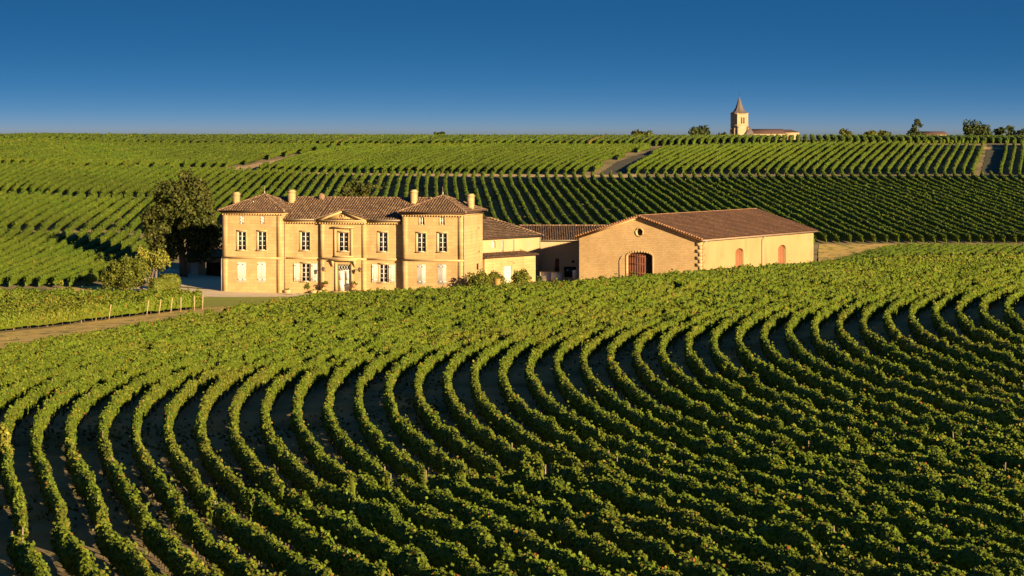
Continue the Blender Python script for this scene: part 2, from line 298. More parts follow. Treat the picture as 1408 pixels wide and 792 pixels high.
GUIDES = {
 'A': ([
  (0,[(5,580),(23,555),(38,543),(76,522),(114,505),(151,495)]),
  (-1,[(0,543),(25,527),(50,515)]),
  (1,[(121,517),(86,535),(63,558),(54,573),(50,591),(49,602),(58,630),(76,660),(93,688),(98.5,716)]),
  (2,[(94.7,596),(106,630),(126,660),(144,688)]),
  (3,[(139,591),(149,625),(172,655),(192,685)]),
  (4,[(183,591),(202,630),(232,665),(250,691)]),
  (5,[(290,512),(265,527),(240,547),(230,572),(230,590),(252,630),(278,658),(298,683)]),
  (6,[(278,580),(303,630),(328,658)]),
  (7,[(460,474),(427,484),(377,502),(352,522),(328,583),(351,622),(367,647),(390,667)]),
  (8,[(369.7,583),(377,606),(402,633),(436,660)]),
  (9,[(602,447),(552,460),(503,474),(460,493),(437,510),(419,533),(415,563),(418,592),(435,621),(457,637),(481,652)]),
  (10,[(453,563)]),(11,[(497,545)]),
  (12,[(536,532.6),(541,560),(567,593),(599,621),(640,643)]),
  (13,[(754,427),(704,446),(664,457),(622,473),(592,487),(574,499),(569,512),(573,525),(577,545),(600,578),(635,608),(690,637)]),
  (14,[(611,520)]),(15,[(650,510)]),(16,[(685,515)]),
  (17,[(1056,382),(1016,393),(966,407),(929,417),(884,427),(838,440),(787,452),(749,466),(728,478),(720,490),(721,502),(732,530),(754,553),(787,573),(830,596),(881,619)]),
  (18,[(758,495)]),(19,[(795,490)]),
  (20,[(835,486),(845,510),(881,538),(931,563),(982,583),(1035,600)]),
  (21,[(1054,408),(991,422),(951,435),(919,445),(896,454),(878,463),(872,473),(873,483),(881,505),(921,533),(956,556),(1007,577),(1055,595)]),
  (22,[(908,475)]),(23,[(944,472),(951,490),(989,515),(1055,553)]),
  (24,[(979,462),(987,480),(1020,503),(1056,528)]),
  (25,[(1180,398),(1120,412),(1080,421),(1052,429),(1035,436),(1020,444),(1013,451),(1016,460),(1023,477),(1056,504),(1089,523),(1132,545),(1164,559),(1207,572)]),
  (26,[(1050,455),(1056,475)]),(27,[(1084,450)]),(28,[(1118,450)]),
  (29,[(1381,360),(1331,370),(1283,381),(1233,393),(1195,405),(1170,418),(1156,426),(1150,434),(1152,443),(1158,461),(1187,482),(1233,501),(1273,520),(1308,533),(1400,562)]),
  (31,[(1217.6,430)]),
  (33,[(1407,374),(1359,387),(1334,394),(1308,401),(1291,410),(1281,419),(1283,428),(1291,443),(1321,464),(1359,481),(1407,500)]),
  (35,[(1350,420)]),(36,[(1383,420)])],3,7,1.15),
 'A2': ([
  (0,[(20,735),(60,792)]),(1,[(88,726),(109,749),(136,784)]),(2,[(149,723),(177,756),(210,789)]),(3,[(207,723),(252,764),(285,791)]),
  (4,[(263,711),(303,743),(351,774)]),(5,[(313,698),(351,728),(397,762),(440,787)]),(6,[(352,686),(397,714),(440,747),(492,777)]),
  (7,[(402,679),(440,704),(502,747),(552,772)]),(8,[(444,669),(490,690),(569,740),(664,784)]),(9,[(500,664),(540,682),(590,705),(640,730),(702,760)]),
  (11,[(600,654),(702,699)]),(12,[(652,652),(704,671)]),(13,[(704,643),(855,702),(1056,784)]),(14,[(749,638),(855,673),(1056,754)]),(15,[(795,637),(880,662),(1056,722)]),
  (16,[(843,635),(901,648),(1056,698)]),(17,[(891,630),(1056,672)]),(18,[(939,627),(1056,655)]),
  (20,[(1050,613),(1250,667)]),(23,[(1190,605),(1408,682)]),(25,[(1250,600),(1408,643)]),(27,[(1340,590),(1408,606)])],2,2,1.15),
 'B': ([(0,[(1281,334),(1245,344),(1206,356)]),(4,[(1351,333),(1276,355)]),(-4,[(1211,349),(1170,358)]),(7,[(1406,332),(1331,357)])],1,1,1.15),
 'C': ([
  (0,[(738,239),(739.7,248.3),(748,263),(768,289),(785,307.4)]),(5,[(801.6,241),(805,248),(822,267),(840,281.6),(860.7,298)]),
  (-10,[(616,236),(615.5,268)]),(-17,[(533.5,232),(520.6,261)]),(-14,[(567.7,233.5),(560,270.5)]),(-4,[(689.6,238),(689.6,248),(699.8,272),(720,307.4)]),
  (-7,[(652.7,240),(652.7,250),(659,272),(666,296)]),(-21,[(484.8,232.6),(464.5,261)]),(-25,[(438.7,232.6),(407,268.6)]),(-31,[(367.6,230),(313,265)]),(-34,[(333,231.7),(285,255.7)]),
  (-39,[(201,263)]),(-43,[(213,225),(148,258.4)]),(-48,[(143,226),(75,260)]),(-53,[(78,226),(0,253)]),
  (20,[(996,240.5),(1035,262),(1069.5,280),(1090,293),(1118.7,307),(1152.5,324)]),(24,[(1044,241),(1085,262),(1116,279),(1162,300),(1189,312),(1225,325)]),
  (35,[(1401,325),(1365,312),(1322,291),(1276,273.5),(1213,250),(1190,242)]),(40.5,[(1256.6,242),(1321,268.6),(1389.6,297.6)]),(48,[(1352,242),(1407,265)])],3,4,1.15),
 'F1': ([(0,[(208,265.7),(189,279),(170,294),(151.5,307)]),(-3,[(163,266),(132.6,288),(98.5,311)]),(-7,[(105,265),(93,271),(57,288),(23,307)])],1,2,1.15),
 'F2': ([(0,[(201,339.5),(161,354.7),(125,371.7)]),(-1,[(189,330),(132.6,355),(91,372)]),(-2,[(199,311),(157,341),(51,381)]),(-7,[(125,315),(85,341),(28,366)]),(-9,[(87,317),(53,337.6),(19,353),(0,362)])],1,2,1.15),
 'H': ([(0,[(1180,240),(1187,229),(1199,214),(1219,199),(1230,193)]),(4,[(1231,239),(1241,219),(1253,205.6),(1263,195)]),(8,[(1284,238),(1294,217.5),(1309.5,192)]),(11,[(1323,238),(1340,192)]),
  (12,[(1336,238),(1352,195)]),(15,[(1376,238),(1384,197)]),(17,[(1401,238),(1405.6,197)]),(-8,[(1074.6,241),(1076,233),(1090,221),(1112,204),(1124,197)]),(-14,[(996,240),(999.7,233),(1022,217.5),(1042,205.6),(1066,199)]),
  (-18,[(945,238),(957,227.7),(982.6,212),(1008,200)]),(-25,[(858.8,237),(866,230),(894,213),(921.6,201)])],2,3,1.15),
 'I': ([(0,[(811,235),(816,230),(836.7,219),(866,206),(894,200)]),(-5,[(749,235),(755,229),(783,215),(811,206)]),(-8,[(713,235),(720,229),(748,213),(774,204)]),(-15,[(627.7,235),(637,229),(655,219),(677.6,210.5)]),(-23,[(535,229),(600,207)])],2,2,1.15),
 'J': ([(0,[(0,222),(120,205),(230,196)]),(6,[(110,222),(215,205),(330,196)])],1,1,1.15),
}
# ---------------------------------------------------------------- ground
def ground_sheet():
    nu, nd = ZT.shape
    X = UG[:, None]*DG[None, :]; Y = np.broadcast_to(DG, X.shape)
    V = np.stack([X, Y, ZT], -1).reshape(-1, 3)
    i, j = np.meshgrid(np.arange(nu-1), np.arange(nd-1), indexing='ij'); a = (i*nd+j).ravel()
    F = np.stack([a, a+nd, a+nd+1, a+1], 1)
    o = mesh_np('ground', V, F.ravel(), np.full(len(F), 4), M['soil'], smooth=True); o['kind'] = 'structure'
ground_sheet()
def inside(P, poly):
    x, y = P[:, 0], P[:, 1]; r = np.zeros(len(P), bool); n = len(poly)
    for k in range(n):
        x0, y0 = poly[k]; x1, y1 = poly[(k+1) % n]
        if y0 == y1: continue
        c = ((y0 > y) != (y1 > y)) & (x < (x1-x0)*(y-y0)/(y1-y0)+x0); r ^= c
    return r
def plan(pts, h=0.0):
    """measured points -> plan points; a pair marked ('d', px, D) gives the depth itself"""
    out = []
    for p in pts:
        if p[0] == 'd': out.append(((p[1]-704)/FP*p[2], p[2]))
        else:
            x, d = at(p[0], p[1], h); out.append((float(x), float(d)))
    return out
def strip(name, edge_a, edge_b, material, lift=.05, n=40, m=6):
    """a sheet of ground between two plan lines, laid just above the ground"""
    def res(e):
        e = np.array(e, float); s = np.concatenate([[0], np.cumsum(np.hypot(*np.diff(e, axis=0).T))]); t = np.linspace(0, s[-1], n)
        return np.stack([np.interp(t, s, e[:, 0]), np.interp(t, s, e[:, 1])], 1)
    A, B = res(edge_a), res(edge_b)
    q = np.linspace(0, 1, m)[None, :, None]; P = A[:, None]*(1-q)+B[:, None]*q
    jit = rng.normal(0, .12, P.shape); jit[:, 1:-1] = 0; P = P+jit
    Z = ground(P[..., 0], P[..., 1])+lift
    V = np.concatenate([P, Z[..., None]], -1).reshape(-1, 3)
    i, j = np.meshgrid(np.arange(n-1), np.arange(m-1), indexing='ij'); a = (i*m+j).ravel()
    F = np.stack([a, a+m, a+m+1, a+1], 1)
    # keep the face up
    p0, p1, p3 = V[F[0, 0]], V[F[0, 1]], V[F[0, 3]]
    if np.cross(p1-p0, p3-p0)[2] < 0: F = F[:, ::-1]
    o = mesh_np(name, V, F.ravel(), np.full(len(F), 4), material, smooth=True); o['kind'] = 'structure'; return o
strip('valley_track', plan([(325, 240), (480, 243), (640, 245), (800, 246.5), (880, 245)]), plan([(325, 233.5), (480, 238), (640, 239.5), (800, 241), (880, 240)]), M['track'], n=80)
strip('hill_path', plan([(318, 236), (360, 229), (420, 216.5), (476, 204.5)]), plan([(328, 229), (368, 222), (424, 211.5), (474, 203)]), M['track'], n=60)
strip('dark_headland', plan([(822, 240.5), (850, 222), (880, 212), (905, 204.5)]), plan([(858, 241), (873, 228), (893, 216), (912, 206)]), M['dark_earth'], n=50)
strip('bare_plot', plan([(1348, 242), (1352, 225), (1356, 210), (1358, 198.5)]), plan([(1378, 243), (1380, 225), (1383, 210), (1386, 198.5)]), M['dark_earth'], n=40)
strip('sandy_headland', plan([(1384, 244.5), (1420, 245), (1470, 246)]), plan([(1388, 248), (1420, 257), (1470, 272)]), M['track'], n=30)
strip('hilltop_track', plan([(1270, 205.5), (1340, 205.5), (1430, 206.5)]), plan([(1270, 202), (1340, 202), (1430, 203)]), M['track'], n=40)
strip('barn_yard', [(34.5, 271), (41, 284), (48, 303), (56, 318)], [(43.5, 343.5), (47, 343.5), (53, 343.5), (60, 343.5)], M['verge'], n=30, m=14)
strip('vineyard_verge', plan([(-60, 505), (0, 496), (60, 484), (140, 470), (215, 458), (285, 445), (340, 436), (420, 424)]), plan([(-60, 466), (0, 459), (60, 452), (140, 441), (215, 432), (285, 422), (330, 419.5), (420, 411)]), M['verge'], n=90, m=8)
strip('lawn', plan([(222, 424), (300, 423), (420, 414)]), plan([(205, 409), (300, 408.7), (405, 408.8)]), M['lawn'], lift=.06, n=40, m=8)
strip('gravel_drive', plan([(170, 411), (290, 409), (400, 408.8), (520, 407.5)]), [(-42.5, 268), (-31.5, 267.2), (-18, 263.6), (-2.0, 258.6)], M['gravel'], lift=.07, n=50, m=8)
strip('forecourt', [(-46, 276), (-40, 272), (-31.6, 267.0)], [(-46, 292), (-40, 291), (-31.6, 290)], M['gravel'], lift=.055, n=16, m=8)
strip('garden_edge', plan([(85, 407), (130, 405), (190, 404)]), plan([(85, 396), (130, 394), (190, 393)]), M['verge'], lift=.05, n=20)

# ---------------------------------------------------------------- vines
PROFILE = np.array([(-.30, .26), (-.52, .42), (-.56, .66), (-.44, .90), (-.12, 1.0), (.16, 1.0), (.46, .90), (.56, .66), (.52, .42), (.30, .26)])
PROFILE_FAR = np.array([(-.46, .25), (-.56, .68), (-.44, .96), (.44, .96), (.56, .68), (.46, .25)])
def smooth_noise(n, step):
    k = max(int(n/step)+3, 4); a = rng.normal(0, 1, k); return np.interp(np.linspace(0, k-1.01, n), np.arange(k), a)
def leaves_np(P, N, s):
    """kite shaped leaves, two triangles each, slightly folded: P centres, N normals, s sizes"""
    n = len(P); N = N/np.maximum(np.linalg.norm(N, axis=1, keepdims=True), 1e-6)
    r = rng.normal(0, 1, (n, 3)); r[:, 2] -= .7
    a = r-N*np.sum(r*N, 1, keepdims=True); a /= np.maximum(np.linalg.norm(a, axis=1, keepdims=True), 1e-6); b = np.cross(N, a)
    s = s[:, None]
    V = np.stack([P-a*s*.55, P+b*s*.52-N*s*.12, P+a*s*.6-N*s*.1, P-b*s*.52-N*s*.12], 1).reshape(-1, 3)
    k = np.arange(n)*4
    F = np.stack([k, k+1, k+2, k, k+2, k+3], 1).reshape(-1)
    return V, F
def row_geometry(P, h, wd, cover, far=False):
    """foliage of one row along the plan line P: an uneven inner body and leaves all over it"""
    seg = np.hypot(*np.diff(P, axis=0).T); s = np.concatenate([[0], np.cumsum(seg)]); L = s[-1]
    Dm = float(P[:, 1].mean()); pr = PROFILE_FAR if far else PROFILE
    ds = .32 if not far else min(1.0, .0022*Dm); n = max(int(L/ds)+1, 3)
    t = np.linspace(0, L, n); Q = np.stack([np.interp(t, s, P[:, 0]), np.interp(t, s, P[:, 1])], 1)
    T = np.gradient(Q, axis=0); T /= np.linalg.norm(T, axis=1, keepdims=True); Nn = np.stack([T[:, 1], -T[:, 0]], 1)
    Z = ground(Q[:, 0], Q[:, 1])
    amp = float(np.clip(1.35-Dm/280, .35, 1)); hv = h*(1+.085*smooth_noise(n, .55/ds)*(not far)+.10*amp*smooth_noise(n, 1.1/ds)+.05*smooth_noise(n, 7/ds)); wv = wd*(1+.14*smooth_noise(n, .5/ds)*(not far)+.20*amp*smooth_noise(n, 1.0/ds)); off = .05*smooth_noise(n, 1.6/ds)
    if not far:
        ph = np.cumsum(2*math.pi*ds/.95*(1+.25*smooth_noise(n, 2/ds)))+rng.uniform(0, 6); bw = np.clip((Q[:, 1]-135)/60, .25, 1)
        hv = hv*(1+.07*bw*np.sin(ph)); wv = wv*(1+.20*bw*np.sin(ph))
    weak = smooth_noise(n, 1.2/ds) > 2.1; hv = np.where(weak, hv*.62, hv); wv = np.where(weak, wv*.6, wv)
    hv[[0, -1]] *= .9; wv[[0, -1]] *= .8; hb, wb = hv.copy(), wv.copy(); hb[[0, -1]] *= .5; wb[[0, -1]] *= .3; hb[[1, -2]] *= .85; wb[[1, -2]] *= .75
    m = len(pr); a = pr[:, 0]; b = pr[:, 1]
    inner = .84 if not far else .95
    jit = 1+rng.normal(0, .07 if not far else .04, (n, m))
    lat = (off[:, None]+wb[:, None]*a*jit*inner); ver = hb[:, None]*(b*(1+rng.normal(0, .03, (n, m)))*1.0-(1-inner)*.35)
    V = np.empty((n, m, 3)); V[..., :2] = Q[:, None]+Nn[:, None]*lat[..., None]; V[..., 2] = Z[:, None]+ver
    i, j = np.meshgrid(np.arange(n-1), np.arange(m-1), indexing='ij'); q = (i*m+j).ravel()
    F = np.stack([q, q+1, q+m+1, q+m], 1)
    F = np.concatenate([F.ravel()]); cnt = [4]*((n-1)*(m-1))
    caps = np.concatenate([np.arange(m)[::-1], (n-1)*m+np.arange(m)]); F = np.concatenate([F, caps]); cnt += [m, m]
    V = V.reshape(-1, 3)
    # leaves: their size and number follow the local distance
    sz = np.maximum(.11, (.00078 if not far else .00062)*Q[:, 1]); per = 2.5*h*(wd/.5)**.5
    dens = per*cover/(sz*sz*.62)*(L/(n-1)); cum = np.concatenate([[0], np.cumsum((dens[1:]+dens[:-1])/2)]); k = int(cum[-1])
    ti = np.interp(rng.uniform(0, cum[-1], k), cum, np.arange(n)).clip(0, n-1.001); pi = rng.uniform(.25, m-1.25, k)
    if far: pi = rng.uniform(.35, m-1.35, k)
    size = sz[ti.astype(int)]
    i0 = ti.astype(int); f = ti-i0; j0 = pi.astype(int); g = pi-j0
    la = (a[j0]*(1-g)+a[j0+1]*g); vb = (b[j0]*(1-g)+b[j0+1]*g)
    H = hv[i0]*(1-f)+hv[i0+1]*f; Wd = wv[i0]*(1-f)+wv[i0+1]*f; O = off[i0]*(1-f)+off[i0+1]*f
    rad = 1+np.abs(rng.normal(0, .09, k))*rng.choice([-.6, 1], k, p=[.4, .6])
    sprout = rng.random(k) < .045
    QQ = Q[i0]*(1-f[:, None])+Q[i0+1]*f[:, None]; NN = Nn[i0]; ZZ = Z[i0]*(1-f)+Z[i0+1]*f
    lat = O+Wd*la*rad; ver = H*(vb*(.5+.5*rad)+np.where(sprout & (vb > .85), np.abs(rng.normal(0, .15, k)), 0))
    PP = np.concatenate([QQ+NN*lat[:, None], (ZZ+ver)[:, None]], 1)
    nz = (vb-.55)*1.6; nrm = np.concatenate([NN*(la*1.8)[:, None], nz[:, None]], 1)
    nrm = nrm/np.maximum(np.linalg.norm(nrm, axis=1, keepdims=True), 1e-6)+rng.normal(0, .50 if not far else .30, (k, 3))+(np.full(k, .42) if far else np.interp(QQ[:, 1], [130, 205], [.70, .22]))[:, None]*to_sun      # leaves turn their faces to the light
    LV, LF = leaves_np(PP, nrm, size*rng.uniform(.7, 1.35, k))
    F = np.concatenate([F, LF+len(V)]); cnt = np.concatenate([np.array(cnt), np.full(2*k, 3)]); V = np.concatenate([V, LV])
    return V, F, cnt, Q, Z, T
ORD = 'first second third fourth fifth sixth seventh eighth ninth tenth eleventh twelfth thirteenth fourteenth fifteenth sixteenth seventeenth eighteenth nineteenth'.split()
TENS = {2: 'twenty', 3: 'thirty', 4: 'forty', 5: 'fifty', 6: 'sixty', 7: 'seventy', 8: 'eighty', 9: 'ninety'}
def ordinal(n):
    if n > 100: return 'hundred-and-'+ordinal(n-100)
    if n == 100: return 'hundredth'
    if n < 20: return ORD[n-1]
    t, u = divmod(n, 10)
    return TENS[t][:-1]+'ieth' if u == 0 else TENS[t]+'-'+ORD[u-1]
def vine_row(P, h, wd, cover, label, group, end_posts=True, trunks=True, far=False, posts_at=None):
    V, F, cnt, Q, Z, T = row_geometry(P, h, wd, cover, far)
    root = empty('vine_row', (Q[0, 0], Q[0, 1], Z[0]), label, 'vine row', group)
    fo = mesh_np('foliage', V, F, cnt, M['leaf_far' if far else 'leaf'], root); fo['kind'] = 'stuff'
    if trunks:
        mb = MB(); L = len(Q)
        for i in range(1, L-1, 2 if Q[0, 1] < 130 else 3):
            x, y = Q[i]+rng.normal(0, .06, 2); z = Z[i]
            mb.tube([(x, y, z-.05), (x+rng.normal(0, .05), y+rng.normal(0, .05), z+.5)], [.035, .03], 3)
        if mb.v: mb.build('trunk', M['bark'], root, kind='stuff')
    ends = []
    if end_posts: ends = [e for e in [(Q[0], -T[0]), (Q[-1], T[-1])] if rng.random() < .5]
    for q, d in ends:
        x, y = q+d*.12; z = float(ground(x, y)); lean = d*.10
        MB().tube([(x, y, z-.1), (x+lean[0], y+lean[1], z+h*.97)], [.035, .03], 5).build('post', M['post'], root)
    if trunks and Q[0, 1] < 150:
        for i in range(4, len(Q)-4, 16):
            if rng.random() < .14 and Q[i, 1] < 150:
                x, y = Q[i]; z = Z[i]; MB().tube([(x, y, z-.1), (x+rng.normal(0, .04), y, z+h*rng.uniform(1.04, 1.16))], [.035, .03], 5).build('post', M['post'], root)
    for x, y, lx in posts_at or []:
        z = float(ground(x, y)); MB().tube([(x, y, z-.1), (x+lx, y-.1, z+h*.95)], [.045, .04], 5).build('post', M['post_pale'], root)
    return root
def clip_runs(X, D, poly, extra=None, minlen=2.5):
    P = np.stack([X, D], 1); ok = inside(P, poly)
    u = X/D; ok &= (u > -.245-.02*(D < 220)) & (u < .245+.04*(D < 220))
    if extra is not None: ok &= extra(X, D)
    runs = []; k = 0
    while k < len(ok):
        if ok[k]:
            e = k
            while e+1 < len(ok) and ok[e+1]: e += 1
            q = P[k:e+1]
            if len(q) > 3 and np.hypot(*np.diff(q, axis=0).T).sum() > minlen: runs.append(q)
            k = e+1
        else: k += 1
    return runs
# --- the curved field: rows follow one direction field measured from the photograph's rows
def field(G, h, deg, lo, hi):
    Sg = []
    for n, pts in G:
        if deg > 1 and n > 0:       # where a row turns, it runs along the line of sight
            x, d = at(*min(pts, key=lambda p: p[0]), h); Sg.append((x, d, math.atan2(x, d), 14))
        q = [at(px, py, h) for px, py in pts]
        for (x0, d0), (x1, d1) in zip(q, q[1:]):
            L = math.hypot(x1-x0, d1-d0)
            if L < 1.5 or abs(d1-d0) < .5: continue
            a = math.atan2(x1-x0, d1-d0) if d1 > d0 else math.atan2(x0-x1, d0-d1)
            Sg.append(((x0+x1)/2, (d0+d1)/2, a, min(L, 12)))
    Sg = np.array(Sg); W = Sg[:, 3]
    # local straight-line regression of the headings on a plan grid, then bilinear between
    gx = np.arange(-48, 60.1, 3.0); gd = np.arange(64, 270.1, 4.0); T = np.zeros((len(gx), len(gd)))
    for i, x in enumerate(gx):
        for j, d in enumerate(gd):
            dx, dd = Sg[:, 0]-x, Sg[:, 1]-d; r = (dx/lo)**2+(dd/hi)**2; w_ = W*(np.exp(-r)+1e-3/(1+r)**2)
            A = np.stack([np.ones(len(dx)), dx/lo, dd/hi], 1); M_ = A.T@(A*w_[:, None])+np.diag([0, .25, .25])*w_.sum()*.15
            T[i, j] = np.linalg.solve(M_, A.T@(w_*Sg[:, 2]))[0]
    for _ in range(3):
        Tp = np.pad(T, 1, mode='edge'); T = (4*T+Tp[:-2, 1:-1]+Tp[2:, 1:-1]+Tp[1:-1, :-2]+Tp[1:-1, 2:])/8
    T = np.clip(T, -.6, .95)
    def th(x, d):
        f = np.clip((x-gx[0])/3.0, 0, len(gx)-1.001); g = np.clip((d-gd[0])/4.0, 0, len(gd)-1.001); i, j = int(f), int(g); f -= i; g -= j
        return (T[i, j]*(1-f)+T[i+1, j]*f)*(1-g)+(T[i, j+1]*(1-f)+T[i+1, j+1]*f)*g
    def go(x, d, d1, st):
        xs, dsx = [x], [d]; st = st if d1 > d else -st
        while (d < d1) if st > 0 else (d > d1):
            xm = x+math.tan(float(th(x, d)))*st/2; x = x+math.tan(float(th(xm, d+st/2)))*st; d = d+st; xs.append(x); dsx.append(d)
        return np.array(xs), np.array(dsx)
    return th, go
def field_rows(G, h, deg, lo, hi, Dref, D0, D1, n0, n1):
    th, go = field(G, h, deg, lo, hi); N = []; X = []
    for n, pts in G:
        best = min((at(px, py, h) for px, py in pts), key=lambda q: abs(q[1]-Dref))
        if abs(best[1]-Dref) > 45: continue
        N.append(n); X.append(go(best[0], best[1], Dref, .5)[0][-1])
    c = np.polyfit(N, X, 3); lo_n, hi_n = min(N), max(N); out = []
    for n in range(n0, n1+1):
        m = min(max(n, lo_n+1), hi_n-1); x = np.polyval(c, m)+(n-m)*np.polyval(np.polyder(c), m)
        xa, da = go(x, Dref, D0, .5); xb, db = go(x, Dref, D1, .5)
        out.append((n, np.concatenate([xa[::-1], xb[1:]]), np.concatenate([da[::-1], db[1:]])))
    return out
BREAK = [(-60, 760), (20, 728), (90, 722), (150, 717), (203, 715), (256, 699), (305, 688), (346, 684), (395, 671), (440, 664), (492, 659), (545, 654), (595, 648), (645, 645), (690, 640), (743, 640), (787, 637), (840, 630), (888, 625),
         (939, 620), (989, 611), (1037, 609), (1085, 606), (1180, 599), (1240, 595), (1330, 589), (1408, 584), (1480, 580)]
brk = plan(BREAK, 1.15)
far_edge = plan([(-60, 484), (0, 475), (60, 463), (140, 450), (215, 438), (285, 426), (350, 416), (390, 410.5)], 1.25)+plan([('d', 420, 228), ('d', 480, 231), ('d', 700, 234), ('d', 840, 237), ('d', 960, 241), ('d', 1060, 247), ('d', 1211, 251), ('d', 1408, 256), ('d', 1560, 258)])
upper_poly = [(x, d+.22) for x, d in brk]+far_edge[::-1]
lower_poly = [(x, d-.25) for x, d in brk]+plan([('d', 1500, 60), ('d', -80, 60)])
upper = []
for n, X, D in field_rows(GUIDES['A'][0], 1.15, 5, 10, 9, 148, 80, 262, -40, 60):
    upper += [(n, r) for r in clip_runs(X, D, upper_poly)]
upper.sort(key=lambda a: a[0])
lower = []
for n, X, D in field_rows(GUIDES['A2'][0], 1.15, 1, 22, 16, 98, 66, 128, -4, 60):
    lower += [(n, r) for r in clip_runs(X, D, lower_poly)]
lower.sort(key=lambda a: a[0])
print('rows', len(upper), len(lower), flush=True)
for k, (n, r) in enumerate(upper):
    vine_row(r, 1.2, .35, .34, 'long curved leafy vine row, %s from the left in the big sweeping field' % ordinal(k+1), 'curved vine rows in the sweeping field', end_posts=True)
for k, (n, r) in enumerate(lower):
    vine_row(r, 1.22, .42, .47, 'near straight leafy vine row, %s from the left below the gap in the rows' % ordinal(k+1), 'near vine rows below the gap')
def block(key, poly, n0, n1, h=1.2, wd=.44, cover=.36, label=None, group=None, joined=None, skip=(), step=.5, Dr=(230, 660), extra=None, jitter=True, end_posts=False, every=1.0):
    G, ni, nj, hh = GUIDES[key]; Fn = fit(G, ni, nj, hh); runs = []
    D = np.arange(Dr[0], Dr[1], step)
    for n in np.arange(n0, n1+1, every):
        if n in skip: continue
        for r in clip_runs(Fn(n, D), D, poly, extra, 3): runs.append((n, r))
    print(key, len(runs), flush=True)
    if joined: joined_rows(runs, h, wd, cover, *joined)
    else:
        for k, (n, r) in enumerate(runs): vine_row(r, h, wd, cover, label % ordinal(k+1), group, end_posts=end_posts, trunks=False, far=True)
def joined_rows(runs, h, wd, cover, name):
    VV = []; FF = []; CC = []; k = 0
    for n, r in runs:
        V, F, c, *_ = row_geometry(r, h, wd, cover, True); VV.append(V); FF.append(F+k); CC.append(c); k += len(V)
    o = mesh_np(name, np.concatenate(VV), np.concatenate(FF), np.concatenate(CC), M['leaf_far']); o['kind'] = 'stuff'
# left block with the leaning stakes: rows along its front edge
g0, g1 = plan([(-70, 463), (274, 426.5)]); g0, g1 = np.array(g0), np.array(g1)
gd = (g1-g0)/np.linalg.norm(g1-g0); gn = np.array([-gd[1], gd[0]])
gpoly = plan([(-90, 470), (278, 428), (276, 422.5), (150, 420.5), (-90, 418)])
stakes = [(15, 452, .16), (34, 450, .2), (62, 447, .05), (108, 440.5, .12), (128, 438.5, .2), (146, 436, .22), (198, 431, .22), (215, 429.5, .2), (231, 428, .18), (245, 427, .05), (264, 427, .0), (275, 425.5, .05)]
sp = [(*at(px, 455.4-(px-1.5)*.1061), lx) for px, py, lx in stakes]
kk = 0
for k in range(0, 16):
    o = g0+gn*(k*1.7+.35); L = np.arange(-5, 75, .5); P = o+gd*L[:, None]+gn*(.06*np.sin(L/9)[:, None])
    for r in clip_runs(P[:, 0], P[:, 1], gpoly):
        kk += 1
        vine_row(r, 1.5, .62, .85, ('vine row with pale leaning stakes along the dirt verge' if kk == 1 else '%s vine row behind the one with leaning stakes' % ordinal(kk-1)), 'vine rows behind the leaning stakes', end_posts=False, trunks=kk == 1, posts_at=[(x-gn[0]*.3, y-gn[1]*.3, lx) for x, y, lx in sp] if kk == 1 else None)
# rows on the rise to the right, beyond the curved field
bpoly = plan([('d', 1040, 250), ('d', 1066, 252.5), ('d', 1211, 254.5), ('d', 1408, 259), ('d', 1530, 260), ('d', 1530, 318), ('d', 1408, 315), ('d', 1300, 309), ('d', 1231, 301), ('d', 1190, 290), ('d', 1160, 281), ('d', 1106, 269)])
block('B', bpoly, -30, 22, cover=.5, label='vine row on the low rise right of the barn, %s from the left', group='vine rows on the rise beyond the curved field', Dr=(248, 322))
# valley slope behind the buildings
cpoly = plan([('d', 262, 375), ('d', 250, 350), ('d', 300, 347), ('d', 1090, 344.5), ('d', 1530, 344.5), (1530, 243.5), (1350, 243), (1100, 244), (870, 245.5), (640, 244), (480, 242), (345, 239), (300, 236), (230, 234), (100, 233), (-60, 232), (-60, 272), (100, 273), (235, 272)])
block('C', cpoly, -75, 75, cover=.42, label='row on the slope behind the buildings, %s from the left', group='vine rows on the slope behind the buildings', Dr=(343, 470))
f1poly = plan([(-60, 275), (100, 276), (232, 275), (222, 300), (205, 322), (100, 322), (-60, 322)])
block('F1', f1poly, -22, 8, every=1.12, cover=.42, label='row in the upper strip left of the big tree, %s from the left', group='vine rows in the upper strip left of the tree', Dr=(300, 400))
f2poly = plan([(-60, 325), (100, 325), (206, 325), (212, 350), (178, 378), (140, 392), (112, 395), (60, 396), (-60, 396)])
block('F2', f2poly, -26, 6, every=1.32, cover=.45, h=1.25, label='row in the lower strip left of the big tree, %s from the left', group='vine rows in the lower strip left of the tree', Dr=(255, 330))
# upper hill
hpoly = plan([(862, 240), (1100, 240.5), (1346, 240.5), (1430, 242), (1430, 200.5), (1356, 200.5), (1200, 200), (1080, 202), (1000, 204), (915, 206), (893, 217), (875, 228)])
block('H', hpoly, -40, 18, cover=.42, label='row on the upper hill under the church, %s from the left', group='vine rows on the upper hill under the church', skip=(13, 14), Dr=(440, 560))
ipoly = plan([(350, 237), (480, 239), (640, 240), (812, 241), (835, 226), (868, 213), (902, 204), (700, 203), (480, 203.5), (425, 216), (380, 227)])
block('I', ipoly, -56, 2, cover=.42, joined=['middle_hill_vines'], Dr=(440, 580))
jpoly = plan([(-60, 230), (100, 231), (260, 230.5), (316, 231), (362, 221.5), (420, 211), (468, 202.8), (300, 202), (150, 200.5), (-60, 200)])
block('J', jpoly, -40, 30, cover=.42, joined=['left_hill_vines'], Dr=(415, 600))
kruns = []
edge = np.array(plan([(-80, 198.5), (150, 199), (300, 201), (470, 201.5), (700, 202), (900, 202.5), (1000, 199), (1200, 198), (1300, 198.5), (1480, 199.5)]))
